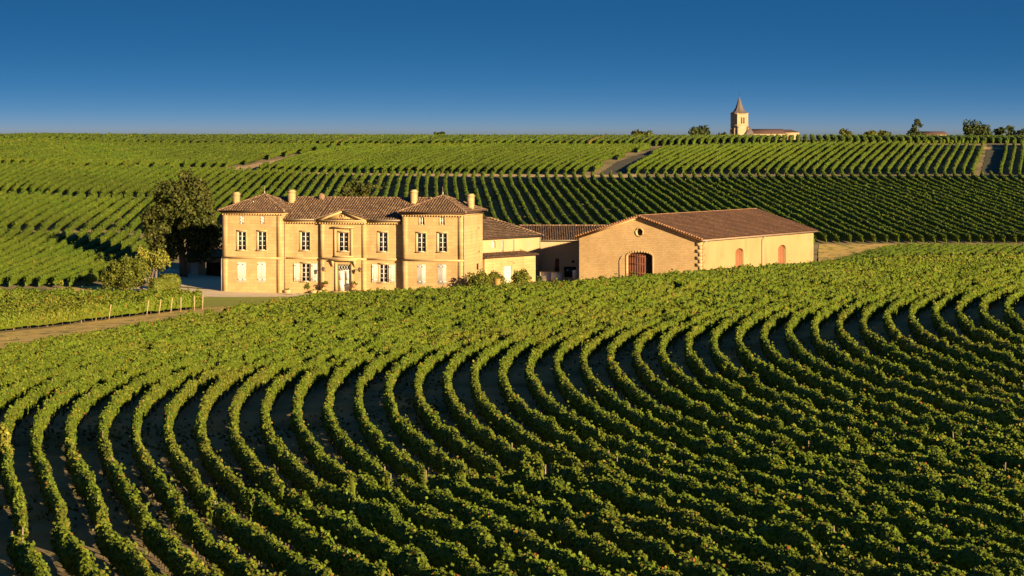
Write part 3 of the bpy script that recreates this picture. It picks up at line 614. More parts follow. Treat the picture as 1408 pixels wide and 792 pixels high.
for k, u in enumerate(np.arange(-.235, .24, .0031)):
    d0 = float(np.interp(u, edge[:, 0]/edge[:, 1], edge[:, 1]))+2.5
    D = np.arange(d0, d0+75, 1.0); X = u*d0+(D-d0)*.12
    for r in clip_runs(X, D, [(-400, 400), (400, 400), (400, 900), (-400, 900)]): kruns.append((k, r))
joined_rows(kruns, 1.25, .8, .10, 'ridge_vines')
# weeds and clods between the near rows
def weeds():
    k = 26000; D = 68+(175-68)*rng.random(k)**1.3; u = rng.uniform(-.225, .225, k); X = u*D
    patch = np.sin(X*.31+D*.11)+np.sin(X*.13-D*.23+2)+rng.normal(0, .9, k); ok = patch > .2; X, D = X[ok], D[ok]; k = len(X)
    P = np.stack([X, D, ground(X, D)+.05], 1); N = np.stack([rng.normal(0, .8, k), rng.normal(0, .8, k), np.full(k, .7)], 1)
    V, F = leaves_np(P, N, rng.uniform(.1, .28, k)); o = mesh_np('weeds', V, F, np.full(2*k, 3), M['weed']); o['kind'] = 'stuff'
weeds()
print('tris', sum(len(m.loops) for m in bpy.data.meshes)/3/1e6, 'M', flush=True)

# ---------------------------------------------------------------- building helpers
def rect_open(a, c, b, d): return (a, b, [a, b], lambda u: c, lambda u: d)
def arch_open(a, b, c, spring, rise, n=10):
    m, hw = (a+b)/2, (b-a)/2
    return (a, b, list(np.linspace(a, b, n+1)), lambda u: c, lambda u: spring+rise*math.sqrt(max(0, 1-((u-m)/hw)**2)))
def round_open(m, w, r, n=14):
    us = [m-r*math.cos(math.pi*k/n) for k in range(n+1)]
    return (m-r, m+r, us, lambda u: w-math.sqrt(max(0, r*r-(u-m)**2)), lambda u: w+math.sqrt(max(0, r*r-(u-m)**2)))
def wall_face(mb, F, u0, u1, w0, top, openings=(), v=0.0, reveal=.18, extra=()):
    """the outer face of a wall with real openings and their reveals"""
    tf = top if callable(top) else (lambda u: top)
    us = sorted({round(x, 5) for x in [u0, u1, *extra, *[x for o in openings for x in o[2]]]})
    for a, b in zip(us, us[1:]):
        if b-a < 1e-4: continue
        m = (a+b)/2; la = lb = w0
        for o in sorted([o for o in openings if o[0] < m < o[1]], key=lambda o: o[3]((o[0]+o[1])/2)):
            if o[3](a)-la > 1e-4 or o[3](b)-lb > 1e-4: mb.face([F.p(a, v, la), F.p(b, v, lb), F.p(b, v, o[3](b)), F.p(a, v, o[3](a))])
            la, lb = o[4](a), o[4](b)
        mb.face([F.p(a, v, la), F.p(b, v, lb), F.p(b, v, tf(b)), F.p(a, v, tf(a))])
    for o in openings:
        q = [(u, o[3](u)) for u in o[2]]+[(u, o[4](u)) for u in reversed(o[2])]
        for (a, c), (b, d) in zip(q, q[1:]+q[:1]):
            if abs(a-b)+abs(c-d) > 1e-4: mb.face([F.p(a, v, c), F.p(a, v+reveal, c), F.p(b, v+reveal, d), F.p(b, v, d)])
def outline(o): return [(u, o[3](u)) for u in o[2]]+[(u, o[4](u)) for u in reversed(o[2]) if abs(o[4](u)-o[3](u)) > 1e-4]
def panel(mb, F, o, v, t=.05):
    mb.prism([F.p(u, v, w) for u, w in outline(o)], F.V*t)
def slope_tiles(mb, poly, pitch=.30, course=.42, r=.088):
    """half-round canal tiles laid over a planar roof face; poly[0]->poly[1] is the eave"""
    P = [np.array(p, float) for p in poly]; A = P[1]-P[0]; A /= np.linalg.norm(A)
    n = np.zeros(3)
    for i in range(len(P)): n += np.cross(P[i], P[(i+1) % len(P)])
    n /= np.linalg.norm(n)
    if n[2] < 0: n = -n
    B = np.cross(n, A)
    if B[2] < 0: B = -B
    Q = np.array([((p-P[0])@A, (p-P[0])@B) for p in P]); a0, a1 = Q[:, 0].min(), Q[:, 0].max()
    for c in np.arange(a0+pitch/2, a1, pitch):
        hits = []
        for i in range(len(Q)):
            (x0, y0), (x1, y1) = Q[i], Q[(i+1) % len(Q)]
            if (x0-c)*(x1-c) < 0: hits.append(y0+(y1-y0)*(c-x0)/(x1-x0))
        if len(hits) < 2: continue
        lo, hi = min(hits), max(hits)
        if hi-lo < .15: continue
        k = max(int((hi-lo)/course), 1); ys = np.linspace(lo-.05, hi, k+1)
        for y0, y1 in zip(ys, ys[1:]):
            s0 = r*rng.uniform(.95, 1.15); s1 = s0*.86; dx = rng.normal(0, .008); lift = rng.uniform(.02, .035)
            pts = []
            for y, s, l in ((y0, s0, lift), (y1+.03, s1, 0)):
                for t in (0, .28, .5, .72, 1.):
                    q = math.pi*t; pts.append(P[0]+A*(c+dx-s*1.12*math.cos(q))+B*y+n*(s*math.sin(q)+l))
            j = len(mb.v); mb.v += [tuple(p) for p in pts]
            for i in range(4): mb.f.append([j+i, j+i+1, j+6+i, j+5+i])
            mb.f.append([j, j+1, j+2, j+3, j+4])
def roof(parent, polys, material, thick=.14, pitch=.30, r=.088, name='roof', ridges=()):
    sl_ = MB(); tl = MB()
    for p in polys:
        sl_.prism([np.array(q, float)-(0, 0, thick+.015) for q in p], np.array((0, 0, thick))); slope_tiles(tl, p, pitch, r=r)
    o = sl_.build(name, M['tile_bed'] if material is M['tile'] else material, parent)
    tl.build('tile', material, o, kind='stuff')
    for a, b in ridges:
        a, b = np.array(a, float), np.array(b, float); L = np.linalg.norm(b-a); k = max(int(L/.42), 1); rb = MB()
        for i in range(k): rb.tube([a+(b-a)*i/k, a+(b-a)*(i+1)/k], [.14, .115], 7)
        rb.build('ridge_tile', material, o, kind='stuff')
    return o
def window(parent, F, rc, v=0.0, rows=4, cols=2, surround=.16, sill=True, mat_frame='white', depth=.11, hood=False):
    """a glazed casement in an opening: frame and glazing bars, pane, stone surround, sill"""
    a, c, b, d = rc; fw = .07; mb = MB(); v1 = v+depth
    mb.box(F, a, a+fw, v1, v1+.06, c, d); mb.box(F, b-fw, b, v1, v1+.06, c, d); mb.box(F, a+fw, b-fw, v1, v1+.06, c, c+fw); mb.box(F, a+fw, b-fw, v1, v1+.06, d-fw, d)
    mid = (a+b)/2
    if cols == 2: mb.box(F, mid-.055, mid+.055, v1-.01, v1+.05, c+fw, d-fw)
    for k in range(1, rows):
        z = c+(d-c)*k/rows
        for x0, x1 in ([(a+fw, mid-.055), (mid+.055, b-fw)] if cols == 2 else [(a+fw, b-fw)]): mb.box(F, x0, x1, v1+.005, v1+.045, z-.025, z+.025)
    wdw = mb.build('window', M[mat_frame], parent)
    MB().box(F, a, b, v1+.062, v1+.075, c, d).build('pane', M['glass'], wdw)
    if surround:
        s = MB(); q = surround
        s.box(F, a-q, a, v-.03, v+.1, c, d); s.box(F, b, b+q, v-.03, v+.1, c, d); s.box(F, a-q, b+q, v-.03, v+.1, d, d+q)
        s.build('surround', M['stone_plain'], wdw)
        if sill: MB().box(F, a-q-.06, b+q+.06, v-.07, v+.1, c-.1, c).build('sill', M['stone_plain'], wdw)
    return wdw
def shutter(parent, F, rc, v=-.05, n=4, m='white', name='shutter'):
    a, c, b, d = rc; mb = MB(); w_ = (b-a)/n
    for k in range(n): mb.box(F, a+k*w_+.006, a+(k+1)*w_-.006, v-.035, v, c, d)
    for z in (c+.25, d-.3): mb.box(F, a+.02, b-.02, v-.06, v-.035, z, z+.10)
    return mb.build(name, M[m], parent)
def pipe(parent, pts, r=.055):
    return MB().tube(pts, r, 6).build('downpipe', M['zinc'], parent)
def chimney(parent, F, rc, v, dv, low, material='stone'):
    a, c, b, d = rc; h = MB(); h.box(F, a+.06, b-.06, v, v+dv, low, d-.22)
    o = h.build('chimney', M[material], parent)
    k = MB(); k.box(F, a, b, v-.06, v+dv+.06, d-.22, d-.05); k.box(F, a+.1, b-.1, v+.04, v+dv-.04, d-.05, d+.1); k.build('chimney_cap', M['stone_plain'], o); return o

# ---------------------------------------------------------------- the mansion
FM = Frame((-31.76, 265.12, 0), _a1)
man = empty('mansion', FM.p(13.7, 0, 0), 'long cream stone mansion with two hipped end pavilions and a pediment', 'mansion')
EV, EM, PD = 8.97, 8.05, 7.6                   # eave of the pavilions, eave of the middle, depth of the pavilions
uL = FM.uw(387.6, 350)[0]; uR = FM.uw(553, 350)[0]; uE = 27.5; VM = .75
ca = FM.uw(440, 350, VM-.28)[0]; cb = FM.uw(503, 350, VM-.28)[0]; VC = VM-.28
def hole(F, x0, y0, x1, y1, v=0): return F.rect(x0, y0, x1, y1, v)
WL = [hole(FM, 326.8, 318.5, 337.7, 344), hole(FM, 354.3, 318.5, 365.7, 344)]
AL = [hole(FM, 329, 297.3, 335.8, 308.2), hole(FM, 357.3, 297.3, 363.6, 308.2)]
GL = [hole(FM, 326.2, 360.5, 338.4, 388.2), hole(FM, 353.4, 360.5, 365.4, 388.2)]
WR = [hole(FM, 573.2, 320.7, 585, 346.3), hole(FM, 602.2, 320.7, 614, 346.3)]
AR = [hole(FM, 576.6, 298.6, 583.4, 309), hole(FM, 605, 298.6, 611.2, 309)]
GR = [hole(FM, 573.2, 363.6, 585.3, 391), hole(FM, 601.9, 363.6, 613.6, 391)]
WM = [hole(FM, 413.4, 319, 425.7, 344.3, VM), hole(FM, 520.3, 319.6, 532.3, 346, VM)]
GM = [hole(FM, 414.2, 362.3, 425.8, 387, VM), hole(FM, 521.4, 363.8, 532.6, 388.3, VM)]
WC = hole(FM, 465.5, 319.6, 478.6, 345.4, VC); DC = hole(FM, 463.8, 364.0, 482.2, 399.6, VC)
def openings(rs): return [rect_open(*r) for r in rs]
mb = MB()
wall_face(mb, FM, 0, uL, -.6, EV, openings(WL+AL+GL))
wall_face(mb, FM, uR, uE, -.6, EV, openings(WR+AR+GR))
wall_face(mb, FM, uL, ca, -.6, EM, openings(WM[:1]+GM[:1]), v=VM)
wall_face(mb, FM, cb, uR, -.6, EM, openings(WM[1:]+GM[1:]), v=VM)
wall_face(mb, FM, ca, cb, -.6, EM, openings([WC, DC]), v=VC)
for u, v0, v1, t in ((ca, VC, VM, EM), (cb, VC, VM, EM)): mb.face([FM.p(u, v0, -.6), FM.p(u, v1, -.6), FM.p(u, v1, t), FM.p(u, v0, t)])
for u0, u1 in ((0, uL), (uR, uE)):
    for u in (u0, u1): mb.face([FM.p(u, 0, -.6), FM.p(u, PD, -.6), FM.p(u, PD, EV), FM.p(u, 0, EV)])
    mb.face([FM.p(u0, PD, -.6), FM.p(u1, PD, -.6), FM.p(u1, PD, EV), FM.p(u0, PD, EV)])
mb.face([FM.p(1, 10.8, -.6), FM.p(26, 10.8, -.6), FM.p(26, 10.8, EM), FM.p(1, 10.8, EM)])
for u in (1, 26): mb.face([FM.p(u, PD, -.6), FM.p(u, 10.8, -.6), FM.p(u, 10.8, EM), FM.p(u, PD, EM)])
mb.build('wall', M['stone'], man)
# corner pilasters, string course, plinth, cornices
tr = MB()
zs = 3.72
def band(u0, u1, v, w0, w1, out, F=FM, m=tr): m.box(F, u0, u1, v-out, v+.05, w0, w1)
band(-.08, uL+.08, 0, zs, zs+.2, .08); band(uR-.08, uE+.08, 0, zs, zs+.2, .08)
band(uL, ca, VM, zs, zs+.2, .07); band(cb, uR, VM, zs, zs+.2, .07); band(ca-.07, cb+.07, VC, zs+.003, zs+.203, .07)
tr.build('string_course', M['stone_plain'], man, kind='stuff')
for u0, u1, v in ((0, .62, 0), (uL-.62, uL, 0), (uR, uR+.62, 0), (uE-.62, uE, 0), (ca, ca+.5, VC), (cb-.5, cb, VC)):
    ztop = EV-.36 if v == 0 else EM-.46
    for w0, w1 in ((-.5, zs-.004), (zs+.208, ztop)):
        p = MB(); p.box(FM, u0+.02, u1-.02, v-.03, v+.02, w0, w1); p.build('corner_pilaster', M['stone'], man)
for u0, u1 in ((0, uL), (uR, uE)):
    c = MB(); c.box(FM, u0-.14, u1+.14, -.14, .05, EV-.34, EV-.2); c.box(FM, u0-.26, u1+.26, -.26, .05, EV-.2, EV-.03)
    c.box(FM, u1-.05, u1+.14, .052, PD, EV-.34, EV-.2); c.box(FM, u1-.05, u1+.26, .052, PD, EV-.2, EV-.03); c.build('cornice', M['stone_plain'], man)
    d = MB()
    for u in np.arange(u0, u1, .3): d.box(FM, u, u+.15, -.2, -.02, EV-.46, EV-.345)
    d.build('dentil', M['stone_plain'], man, kind='stuff')
for u0, u1, v in ((uL, ca-.1, VM), (cb+.1, uR, VM), (ca-.1, cb+.1, VC)):
    c = MB(); c.box(FM, u0, u1, v-.16, v+.05, EM-.32, EM-.18); c.box(FM, u0, u1, v-.34, v+.05, EM-.18, EM-.02); c.build('cornice', M['stone_plain'], man)
    d = MB()
    for u in np.arange(u0+.05, u1-.1, .3): d.box(FM, u, u+.15, v-.22, v-.02, EM-.44, EM-.325)
    d.build('dentil', M['stone_plain'], man, kind='stuff')
# pediment over the middle bay
pa = FM.uw(471.8, 289.6, VC-.3); um = (ca+cb)/2; PZ = pa[1]
MB().prism([FM.p(ca, VC-.05, EM-.02), FM.p(cb, VC-.05, EM-.02), FM.p(um, VC-.05, PZ-.22)], FM.V*.4).build('pediment', M['stone_plain'], man)
for s, u0 in ((1, ca-.35), (-1, cb+.35)):
    MB().prism([FM.p(u0, VC-.38, EM-.02), FM.p(u0+s*.75, VC-.38, EM-.02), FM.p(um, VC-.38, PZ-.22), FM.p(um, VC-.38, PZ)], FM.V*.42).build('raking_cornice', M['stone_plain'], man)
em = MB(); cz = EM+(PZ-EM)*.42
ring = [FM.p(um+.3*math.cos(t), VC-.09, cz+.22*math.sin(t)) for t in np.linspace(0, 2*math.pi, 13)]
em.tube(ring, .05, 5); em.prism([FM.p(um-.14, VC-.08, cz+.15), FM.p(um+.14, VC-.08, cz+.15), FM.p(um+.1, VC-.08, cz-.06), FM.p(um, VC-.08, cz-.17), FM.p(um-.1, VC-.08, cz-.06)], -FM.V*.05)
em.build('carved_shield', M['stone_plain'], man)
sl = 2.2/5.35; RV = 5.7; RZ = EM+.1+(RV-VM+.35)*sl
for s, u0 in ((1, ca-.4), (-1, cb+.4)):
    vb = VM-.35+(PZ-EM)/sl+.3
    roof(man, [[FM.p(u0, VC-.42, EM+.03), FM.p(u0, VM+.3, EM+.03), FM.p(um, vb, PZ+.04), FM.p(um, VC-.42, PZ+.04)]], M['tile'], thick=.05, name='pediment_roof')
# roofs
mr0, mr1 = FM.p(uL-3.4, RV, RZ), FM.p(uR+3.4, RV, RZ)
roof(man, [[FM.p(uL-.02, VM-.38, EM+.02), FM.p(ca-.2, VM-.38, EM+.02), FM.p(ca-.2, RV, RZ), FM.p(uL-3.3, RV, RZ), FM.p(uL-.02, 2.2, EM+.02+(2.2-VM+.38)*sl)],
           [FM.p(ca-.2, VM-.36, EM+.028), FM.p(cb+.2, VM-.36, EM+.028), FM.p(cb+.2, RV, RZ), FM.p(ca-.2, RV, RZ)],
           [FM.p(cb+.2, VM-.38, EM+.02), FM.p(uR+.02, VM-.38, EM+.02), FM.p(uR+.02, 2.2, EM+.02+(2.2-VM+.38)*sl), FM.p(uR+3.3, RV, RZ), FM.p(cb+.2, RV, RZ)],
           [FM.p(27.0, 11.2, EM+.02), FM.p(.5, 11.2, EM+.02), FM.p(uL-3.4, RV, RZ), FM.p(uR+3.4, RV, RZ)]], M['tile'], ridges=[(mr0, mr1)])
for u0, u1 in ((uL+.02, ca-.42), (cb+.42, uR-.02)): MB().box(FM, u0, u1, VM-.5, VM-.36, EM-.06, EM+.06).build('gutter', M['zinc'], man)
for u0, u1, fin in ((0, uL, True), (uR, uE, True)):
    o_ = .42; ap = FM.p((u0+u1)/2, PD/2, EV+1.72); A_, B_, C_, D_ = FM.p(u0-o_, -o_, EV), FM.p(u1+o_, -o_, EV), FM.p(u1+o_, PD+o_, EV), FM.p(u0-o_, PD+o_, EV)
    rf = roof(man, [[A_, B_, ap], [B_, C_, ap], [C_, D_, ap], [D_, A_, ap]], M['tile'], name='pavilion_roof', ridges=[(A_, ap), (B_, ap), (C_, ap), (D_, ap)])
    MB().tube([ap, ap+(0, 0, .35), ap+(0, 0, .4), ap+(0, 0, .95)], [.12, .09, .03, .02], 6).build('finial', M['zinc'], rf)
chimney(man, FM, FM.rect(319, 265.5, 328, 280, 4.6), 4.6, .7, 8.9)
chimney(man, FM, FM.rect(395, 262.3, 404.2, 286, 4.2), 4.2, .85, 8.2)
chimney(man, FM, FM.rect(563.6, 262.3, 572.2, 281, 4.2), 4.2, .85, 8.2)
chimney(man, FM, FM.rect(641.8, 268, 650.6, 286.5, 3.4), 3.4, .85, 8.9)
MB().prism([FM.p(*q) for q in [(uL+2.4, 5.0, RZ-.3), (uL+3.0, 5.0, RZ-.3), (uL+3.0, 5.0, RZ+.25), (uL+2.7, 5.0, RZ+.5), (uL+2.4, 5.0, RZ+.25)]], FM.V*.8).build('roof_vent', M['tile'], man)
# windows, shutters, door
for r in WL: window(man, FM, r)
for r in WR: window(man, FM, r)
for r in AR: window(man, FM, r, rows=2, surround=.1, sill=False)
for r in AL: shutter(man, FM, r, v=.12, n=2)['label'] = 'closed white attic shutter'
for r in GL:
    m_ = (r[0]+r[2])/2
    shutter(man, FM, (r[0], r[1], m_-.01, r[3]), v=.05); shutter(man, FM, (m_+.01, r[1], r[2], r[3]), v=.05)
for r in GR:
    m_ = (r[0]+r[2])/2
    shutter(man, FM, (r[0], r[1], m_-.01, r[3]), v=.06, m='shut_grey')['label'] = 'grey shutter leaf, its shade put into the colour'; shutter(man, FM, (m_+.01, r[1], r[2], r[3]), v=.05)
for r in WM: window(man, FM, r, v=VM)
for r in GM:
    window(man, FM, r, v=VM)
    w_ = (r[2]-r[0])*.72
    shutter(man, FM, (r[0]-w_-.16, r[1], r[0]-.17, r[3]), v=VM-.055); shutter(man, FM, (r[2]+.17, r[1], r[2]+w_+.16, r[3]), v=VM-.055)
wc = window(man, FM, WC, v=VC)
hd = MB(); a, c, b, d = WC
for u in (a-.55, b+.25): hd.box(FM, u, u+.3, VC-.08, VC+.02, c-.5, d+.45)
hd.box(FM, a-.75, b+.75, VC-.3, VC+.02, d+.45, d+.62); hd.box(FM, a-.6, b+.6, VC-.1, VC+.02, c-.66, c-.5); hd.build('hood', M['stone_plain'], wc)
a, c, b, d = DC; dm = (a+b)/2; dr = MB(); zt = d-.62
for x0, x1 in ((a+.02, dm-.01), (dm+.01, b-.02)):
    dr.box(FM, x0, x1, VC+.14, VC+.2, c, zt-.06)
    for z0, z1 in ((c+.2, c+1.0), (c+1.15, zt-.25)): dr.box(FM, x0+.12, x1-.12, VC+.115, VC+.14, z0, z1)
dr.box(FM, a, b, VC+.1, VC+.2, zt-.06, zt+.04)
door = dr.build('door', M['white'], man)
MB().box(FM, a, b, VC+.17, VC+.19, zt+.04, d).build('transom_pane', M['glass'], door)
lt = MB(); n_ = 5
for k in range(n_):
    x0 = a+(b-a)*k/n_; x1 = a+(b-a)*(k+1)/n_
    lt.tube([FM.p(x0, VC+.15, zt+.04), FM.p(x1, VC+.15, d)], .018, 4); lt.tube([FM.p(x1, VC+.14, zt+.04), FM.p(x0, VC+.14, d)], .018, 4)
lt.build('transom_lattice', M['white'], door)
sr = MB()
for u in (a-.3, b): sr.box(FM, u, u+.3, VC-.08, VC+.05, c, d+.2)
sr.box(FM, a-.75, b+.75, VC-.42, VC+.05, d+.42, d+.58)
for u in (a-.62, b+.36): sr.prism([FM.p(u, VC-.36, d+.42), FM.p(u, VC, d+.42), FM.p(u, VC, d-.25), FM.p(u, VC-.12, d-.2)], FM.U*.26)
sr.build('surround', M['stone_plain'], door)
MB().box(FM, a-.5, b+.5, VC-.7, VC, -.4, c-.005).build('doorstep', M['stone_plain'], door)
pipe(man, [FM.p(uL+.12, VM-.1, EM-.1), FM.p(uL+.12, VM-.1, 0)]); pipe(man, [FM.p(ca-.12, VM-.1, EM-.1), FM.p(ca-.12, VM-.1, 0)])
pipe(man, [FM.p(uE+.1, -.02, EV-.3), FM.p(uE+.1, -.02, .2)]); pipe(man, [FM.p(-.07, -.08, zs), FM.p(-.07, -.08, 0)])
# blind window and slit on the end wall
FE = Frame(FM.p(uE, 0, 0), math.atan2(-FM.V[1], FM.V[0]))
q = FE.rect(652.6, 314.5, 658.4, 346)
bl = MB(); bl.box(FE, q[0]-.12, q[0], -.04, .02, q[1], q[3]); bl.box(FE, q[2], q[2]+.12, -.04, .02, q[1], q[3]); bl.box(FE, q[0]-.12, q[2]+.12, -.04, .02, q[3], q[3]+.14); bl.box(FE, q[0]-.2, q[2]+.2, -.07, .02, q[1]-.14, q[1]); bl.build('blind_window', M['stone_plain'], man)
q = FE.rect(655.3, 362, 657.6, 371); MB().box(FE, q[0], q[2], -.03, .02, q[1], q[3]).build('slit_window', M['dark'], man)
# wrought iron lantern brackets by the door
for u, s in ((a-1.35, -1), (b+1.25, 1)):
    z = FM.uw(446, 369, VC)[1]; p0 = FM.p(u, VC-.03, z)
    lb = MB(); lb.tube([p0, p0-FM.V*.7+(0, 0, .15)], .025, 5); lb.tube([p0-(0, 0, .35), p0-FM.V*.5+(0, 0, .1)], .02, 5)
    br_ = lb.build('lantern_bracket', M['iron'], man)
    c0 = p0-FM.V*.75; lm = MB(); lm.tube([c0+(0, 0, .22), c0+(0, 0, .12), c0+(0, 0, -.2), c0+(0, 0, -.3)], [.04, .17, .11, .05], 6); lm.build('lantern', M['iron'], br_)

# ---------------------------------------------------------------- the wing and the annex
FA = Frame((-4.83, 296.8, 0), -(math.pi/2-_a3))
wing = empty('wing', FA.p(6, 0, 0), 'low pale wing with sloping tile roof between mansion and annex', 'building')
tA = 4.62; LA = FA.uw(742.6, 350)[0]
o1 = arch_open(*[FA.uw(x, 340)[0] for x in (676.2, 681.6)], FA.uw(679, 341)[1], FA.uw(679, 335)[1], .35)
s1 = FA.rect(689.6, 331, 692.6, 346.5); s2 = FA.rect(705, 329.5, 707.2, 345.5)
mb = MB(); wall_face(mb, FA, 0, LA, -1.8, tA, [o1, rect_open(*s1), rect_open(*s2)], reveal=.3)
mb.face([FA.p(LA, 0, -1.8), FA.p(LA, 7, -1.8), FA.p(LA, 7, tA), FA.p(LA, 0, tA)]); mb.face([FA.p(0, 7, -1.8), FA.p(LA, 7, -1.8), FA.p(LA, 7, tA), FA.p(0, 7, tA)])
mb.build('wall', M['plaster_wing'], wing)
wo_ = MB(); panel(wo_, FA, o1, .2); wo_.build('arched_shutter', M['white'], wing)
for s in (s1, s2): shutter(wing, FA, s, v=.16, n=1, m='shut_grey')
zr = lambda v: tA+.05+0.44*v
rp = lambda t, v: FA.p(t, v-.35, zr(v-.35))
roof(wing, [[rp(-2, 0), rp(LA+.35, 0), rp(LA-4.3, 5.2), rp(-2, 5.2)]], M['tile'])
hp = [rp(LA+.35, 0), rp(LA-4.3, 5.2)]
roof(wing, [[FA.p(LA+.35, -.35, zr(-.35)), FA.p(LA+.35, 7, zr(-.35)+.3), FA.p(LA-4.3, 7, zr(4.85)), FA.p(LA-4.3, 4.85, zr(4.85))]], M['tile'], ridges=[hp])
cz_ = MB(); cz_.box(FA, 0, LA+.1, -.14, .02, tA-.16, tA-.03); cz_.build('cornice', M['stone_plain'], wing)
pipe(wing, [FA.p(LA-.08, -.09, tA-.15), FA.p(LA-.08, -.09, -1.2)])
# lean-to porch in front of the wing
FP_ = Frame(FA.O-FA.V*2.5, -(math.pi/2-_a3))
pa0, pa1 = FP_.uw(666.5, 370)[0], FP_.uw(736.3, 370)[0]; hz = FP_.uw(690, 352.5)[1]
porch = empty('lean_to', FP_.p((pa0+pa1)/2, 0, 0), 'low stone lean-to with white door under an arched lintel', 'building')
pd = FP_.rect(693.2, 365.3, 703.6, 389.5); pd = (pd[0], -1.3, pd[2], pd[3])
mb = MB(); wall_face(mb, FP_, pa0, pa1, -1.8, hz, [rect_open(*pd)])
for u in (pa0, pa1): mb.face([FP_.p(u, 0, -1.8), FP_.p(u, 2.49, -1.8), FP_.p(u, 2.49, hz+.6), FP_.p(u, 0, hz)])
mb.build('wall', M['stone'], porch)
shutter(porch, FP_, pd, v=.14, n=4, name='door')
ar = MB(); uc, hw = (pd[0]+pd[2])/2, (pd[2]-pd[0])*.85
ar.tube([FP_.p(uc+hw*math.cos(t), -.05, pd[3]+.25+.42*math.sin(t)) for t in np.linspace(0, math.pi, 9)], .09, 5); ar.build('arch_moulding', M['stone_plain'], porch)
roof(porch, [[FP_.p(pa0-.25, -.4, hz+.02), FP_.p(pa1+.25, -.4, hz+.02), FP_.p(pa1+.0, 2.45, hz+.3), FP_.p(pa0+.6, 2.45, hz+.3)]], M['tile'], thick=.1)
# annex between wing and barn
FB = Frame((3.3, 309.0, 0), R(0))
LB = 8.5; hB = 3.9
annex = empty('annex', FB.p(3, 0, 0), 'plain shaded stone annex with tiled roof beside the barn gable', 'building')
bd = FB.rect(763.2, 355.5, 769, 374.5); bd = (bd[0], bd[1], bd[2], bd[3]); bw = FB.rect(786, 358, 790, 361.4); bg_ = FB.rect(775.6, 366.8, 792.3, 381)
mb = MB(); wall_face(mb, FB, -1, LB, -1.8, hB, openings([bd, bw, bg_])); mb.face([FB.p(-1, 8, -1.8), FB.p(LB, 8, -1.8), FB.p(LB, 8, hB), FB.p(-1, 8, hB)]); [mb.face([FB.p(u, 0, -1.8), FB.p(u, 8, -1.8), FB.p(u, 8, hB), FB.p(u, 0, hB)]) for u in (-1, LB)]; mb.build('wall', M['plaster_wing'], annex)
shutter(annex, FB, bd, v=.14, n=3, m='door_red', name='door')
x = MB(); x.box(FB, bd[0]-.12, bd[0], -.04, .02, bd[1], bd[3]+.12); x.box(FB, bd[0], bd[2], -.04, .02, bd[3], bd[3]+.12); x.build('surround', M['stone_plain'], annex)
window(annex, FB, bw, rows=1, cols=1, surround=0, mat_frame='dark'); 
g2 = window(annex, FB, bg_, rows=2, cols=2, surround=0, mat_frame='dark')
roof(annex, [[FB.p(-2.4, -.4, hB+.02), FB.p(LB+1, -.4, hB+.02), FB.p(LB+3, 6, hB+1.6), FB.p(-2.4, 6, hB+1.6)], [FB.p(LB+3, 12, hB+.1), FB.p(-2.4, 12, hB+.1), FB.p(-2.4, 6, hB+1.6), FB.p(LB+3, 6, hB+1.6)]], M['tile'], ridges=[(FB.p(-2.4, 6, hB+1.62), FB.p(LB+3, 6, hB+1.62))])
x = MB(); x.box(FB, -1, LB, -.5, -.4, hB-.1, hB+.0); x.build('gutter', M['zinc'], annex)
# pale garden wall before the annex, with coping
FW = Frame((3.1, 303.0, 0), R(0)); wl = FW.rect(742.5, 373.7, 772.5, 389)
gw = empty('garden_wall', FW.p(wl[0], 0, 0), 'pale rendered low wall before the shaded annex', 'wall')
MB().box(FW, wl[0], (wl[0]+wl[2])/2-.02, 0, .25, -1.7, wl[3]-.06).build('wall_panel', M['white'], gw); MB().box(FW, (wl[0]+wl[2])/2+.0, wl[2], .01, .24, -1.7, wl[3]-.06).build('wall_panel', M['white'], gw)
MB().box(FW, wl[0]-.04, wl[2]+.04, -.05, .3, wl[3]-.06, wl[3]).build('coping', M['stone_plain'], gw)
FT = Frame((7.4, 306.0, 0), R(0)); tk = FT.rect(788.5, 372, 793, 383)
tank = empty('water_tank', FT.p(.3, 0, .0), 'small pale tank standing in the corner between annex and barn', 'tank')
cx_ = (tk[0]+tk[2])/2; MB().tube([FT.p(cx_, .4, -1.5), FT.p(cx_, .4, tk[3]-.1), FT.p(cx_, .4, tk[3])], [.32, .32, .2], 10).build('tank_body', M['white'], tank); MB().tube([FT.p(cx_, .4, tk[3]), FT.p(cx_, .4, tk[3]+.08)], .1, 8).build('lid', M['zinc'], tank)

# ---------------------------------------------------------------- the barn
FBg = Frame((22.57-16.7*math.cos(_a2), 288+16.7*math.sin(_a2), 0), _a2); GW = 16.7
FBs = Frame(FBg.p(GW, 0, 0), -(math.pi/2-_a2)); BL = 32.7; BE = 4.86; BR = 7.45
barn = empty('barn', FBg.p(GW/2, 0, 0), 'long wine barn with stone gable, cream side wall and brown tiled roof', 'barn')
gd_ = [FBg.uw(x, 370)[0] for x in (862.4, 896.6)]; spz = FBg.uw(880, 352.5)[1]; apz = FBg.uw(880, 347)[1]
big = arch_open(gd_[0], gd_[1], -1.2, spz, apz-spz); oc = FBg.uw(879.2, 319.3); ocu = round_open(oc[0], oc[1], .42)
gt = lambda u: BE+(BR-BE)*(1-abs(u-GW/2)/(GW/2))
mb = MB(); wall_face(mb, FBg, 0, GW, -1.8, gt, [big, ocu], reveal=.4, extra=(GW/2,)); mb.build('gable_wall', M['rubble'], barn)
sd = []
for x0, x1, ys, ya in ((1011.2, 1022.4, 346.5, 341.3), (1070, 1080.9, 342.3, 336.6)):
    a, b = FBs.uw(x0, 360)[0], FBs.uw(x1, 360)[0]; m_ = (x0+x1)/2; z0, z1 = FBs.uw(m_, ys)[1], FBs.uw(m_, ya)[1]; sd.append(arch_open(a, b, -1.2, z0, z1-z0))
mb = MB(); wall_face(mb, FBs, 0, BL, -1.8, BE, sd, reveal=.45)
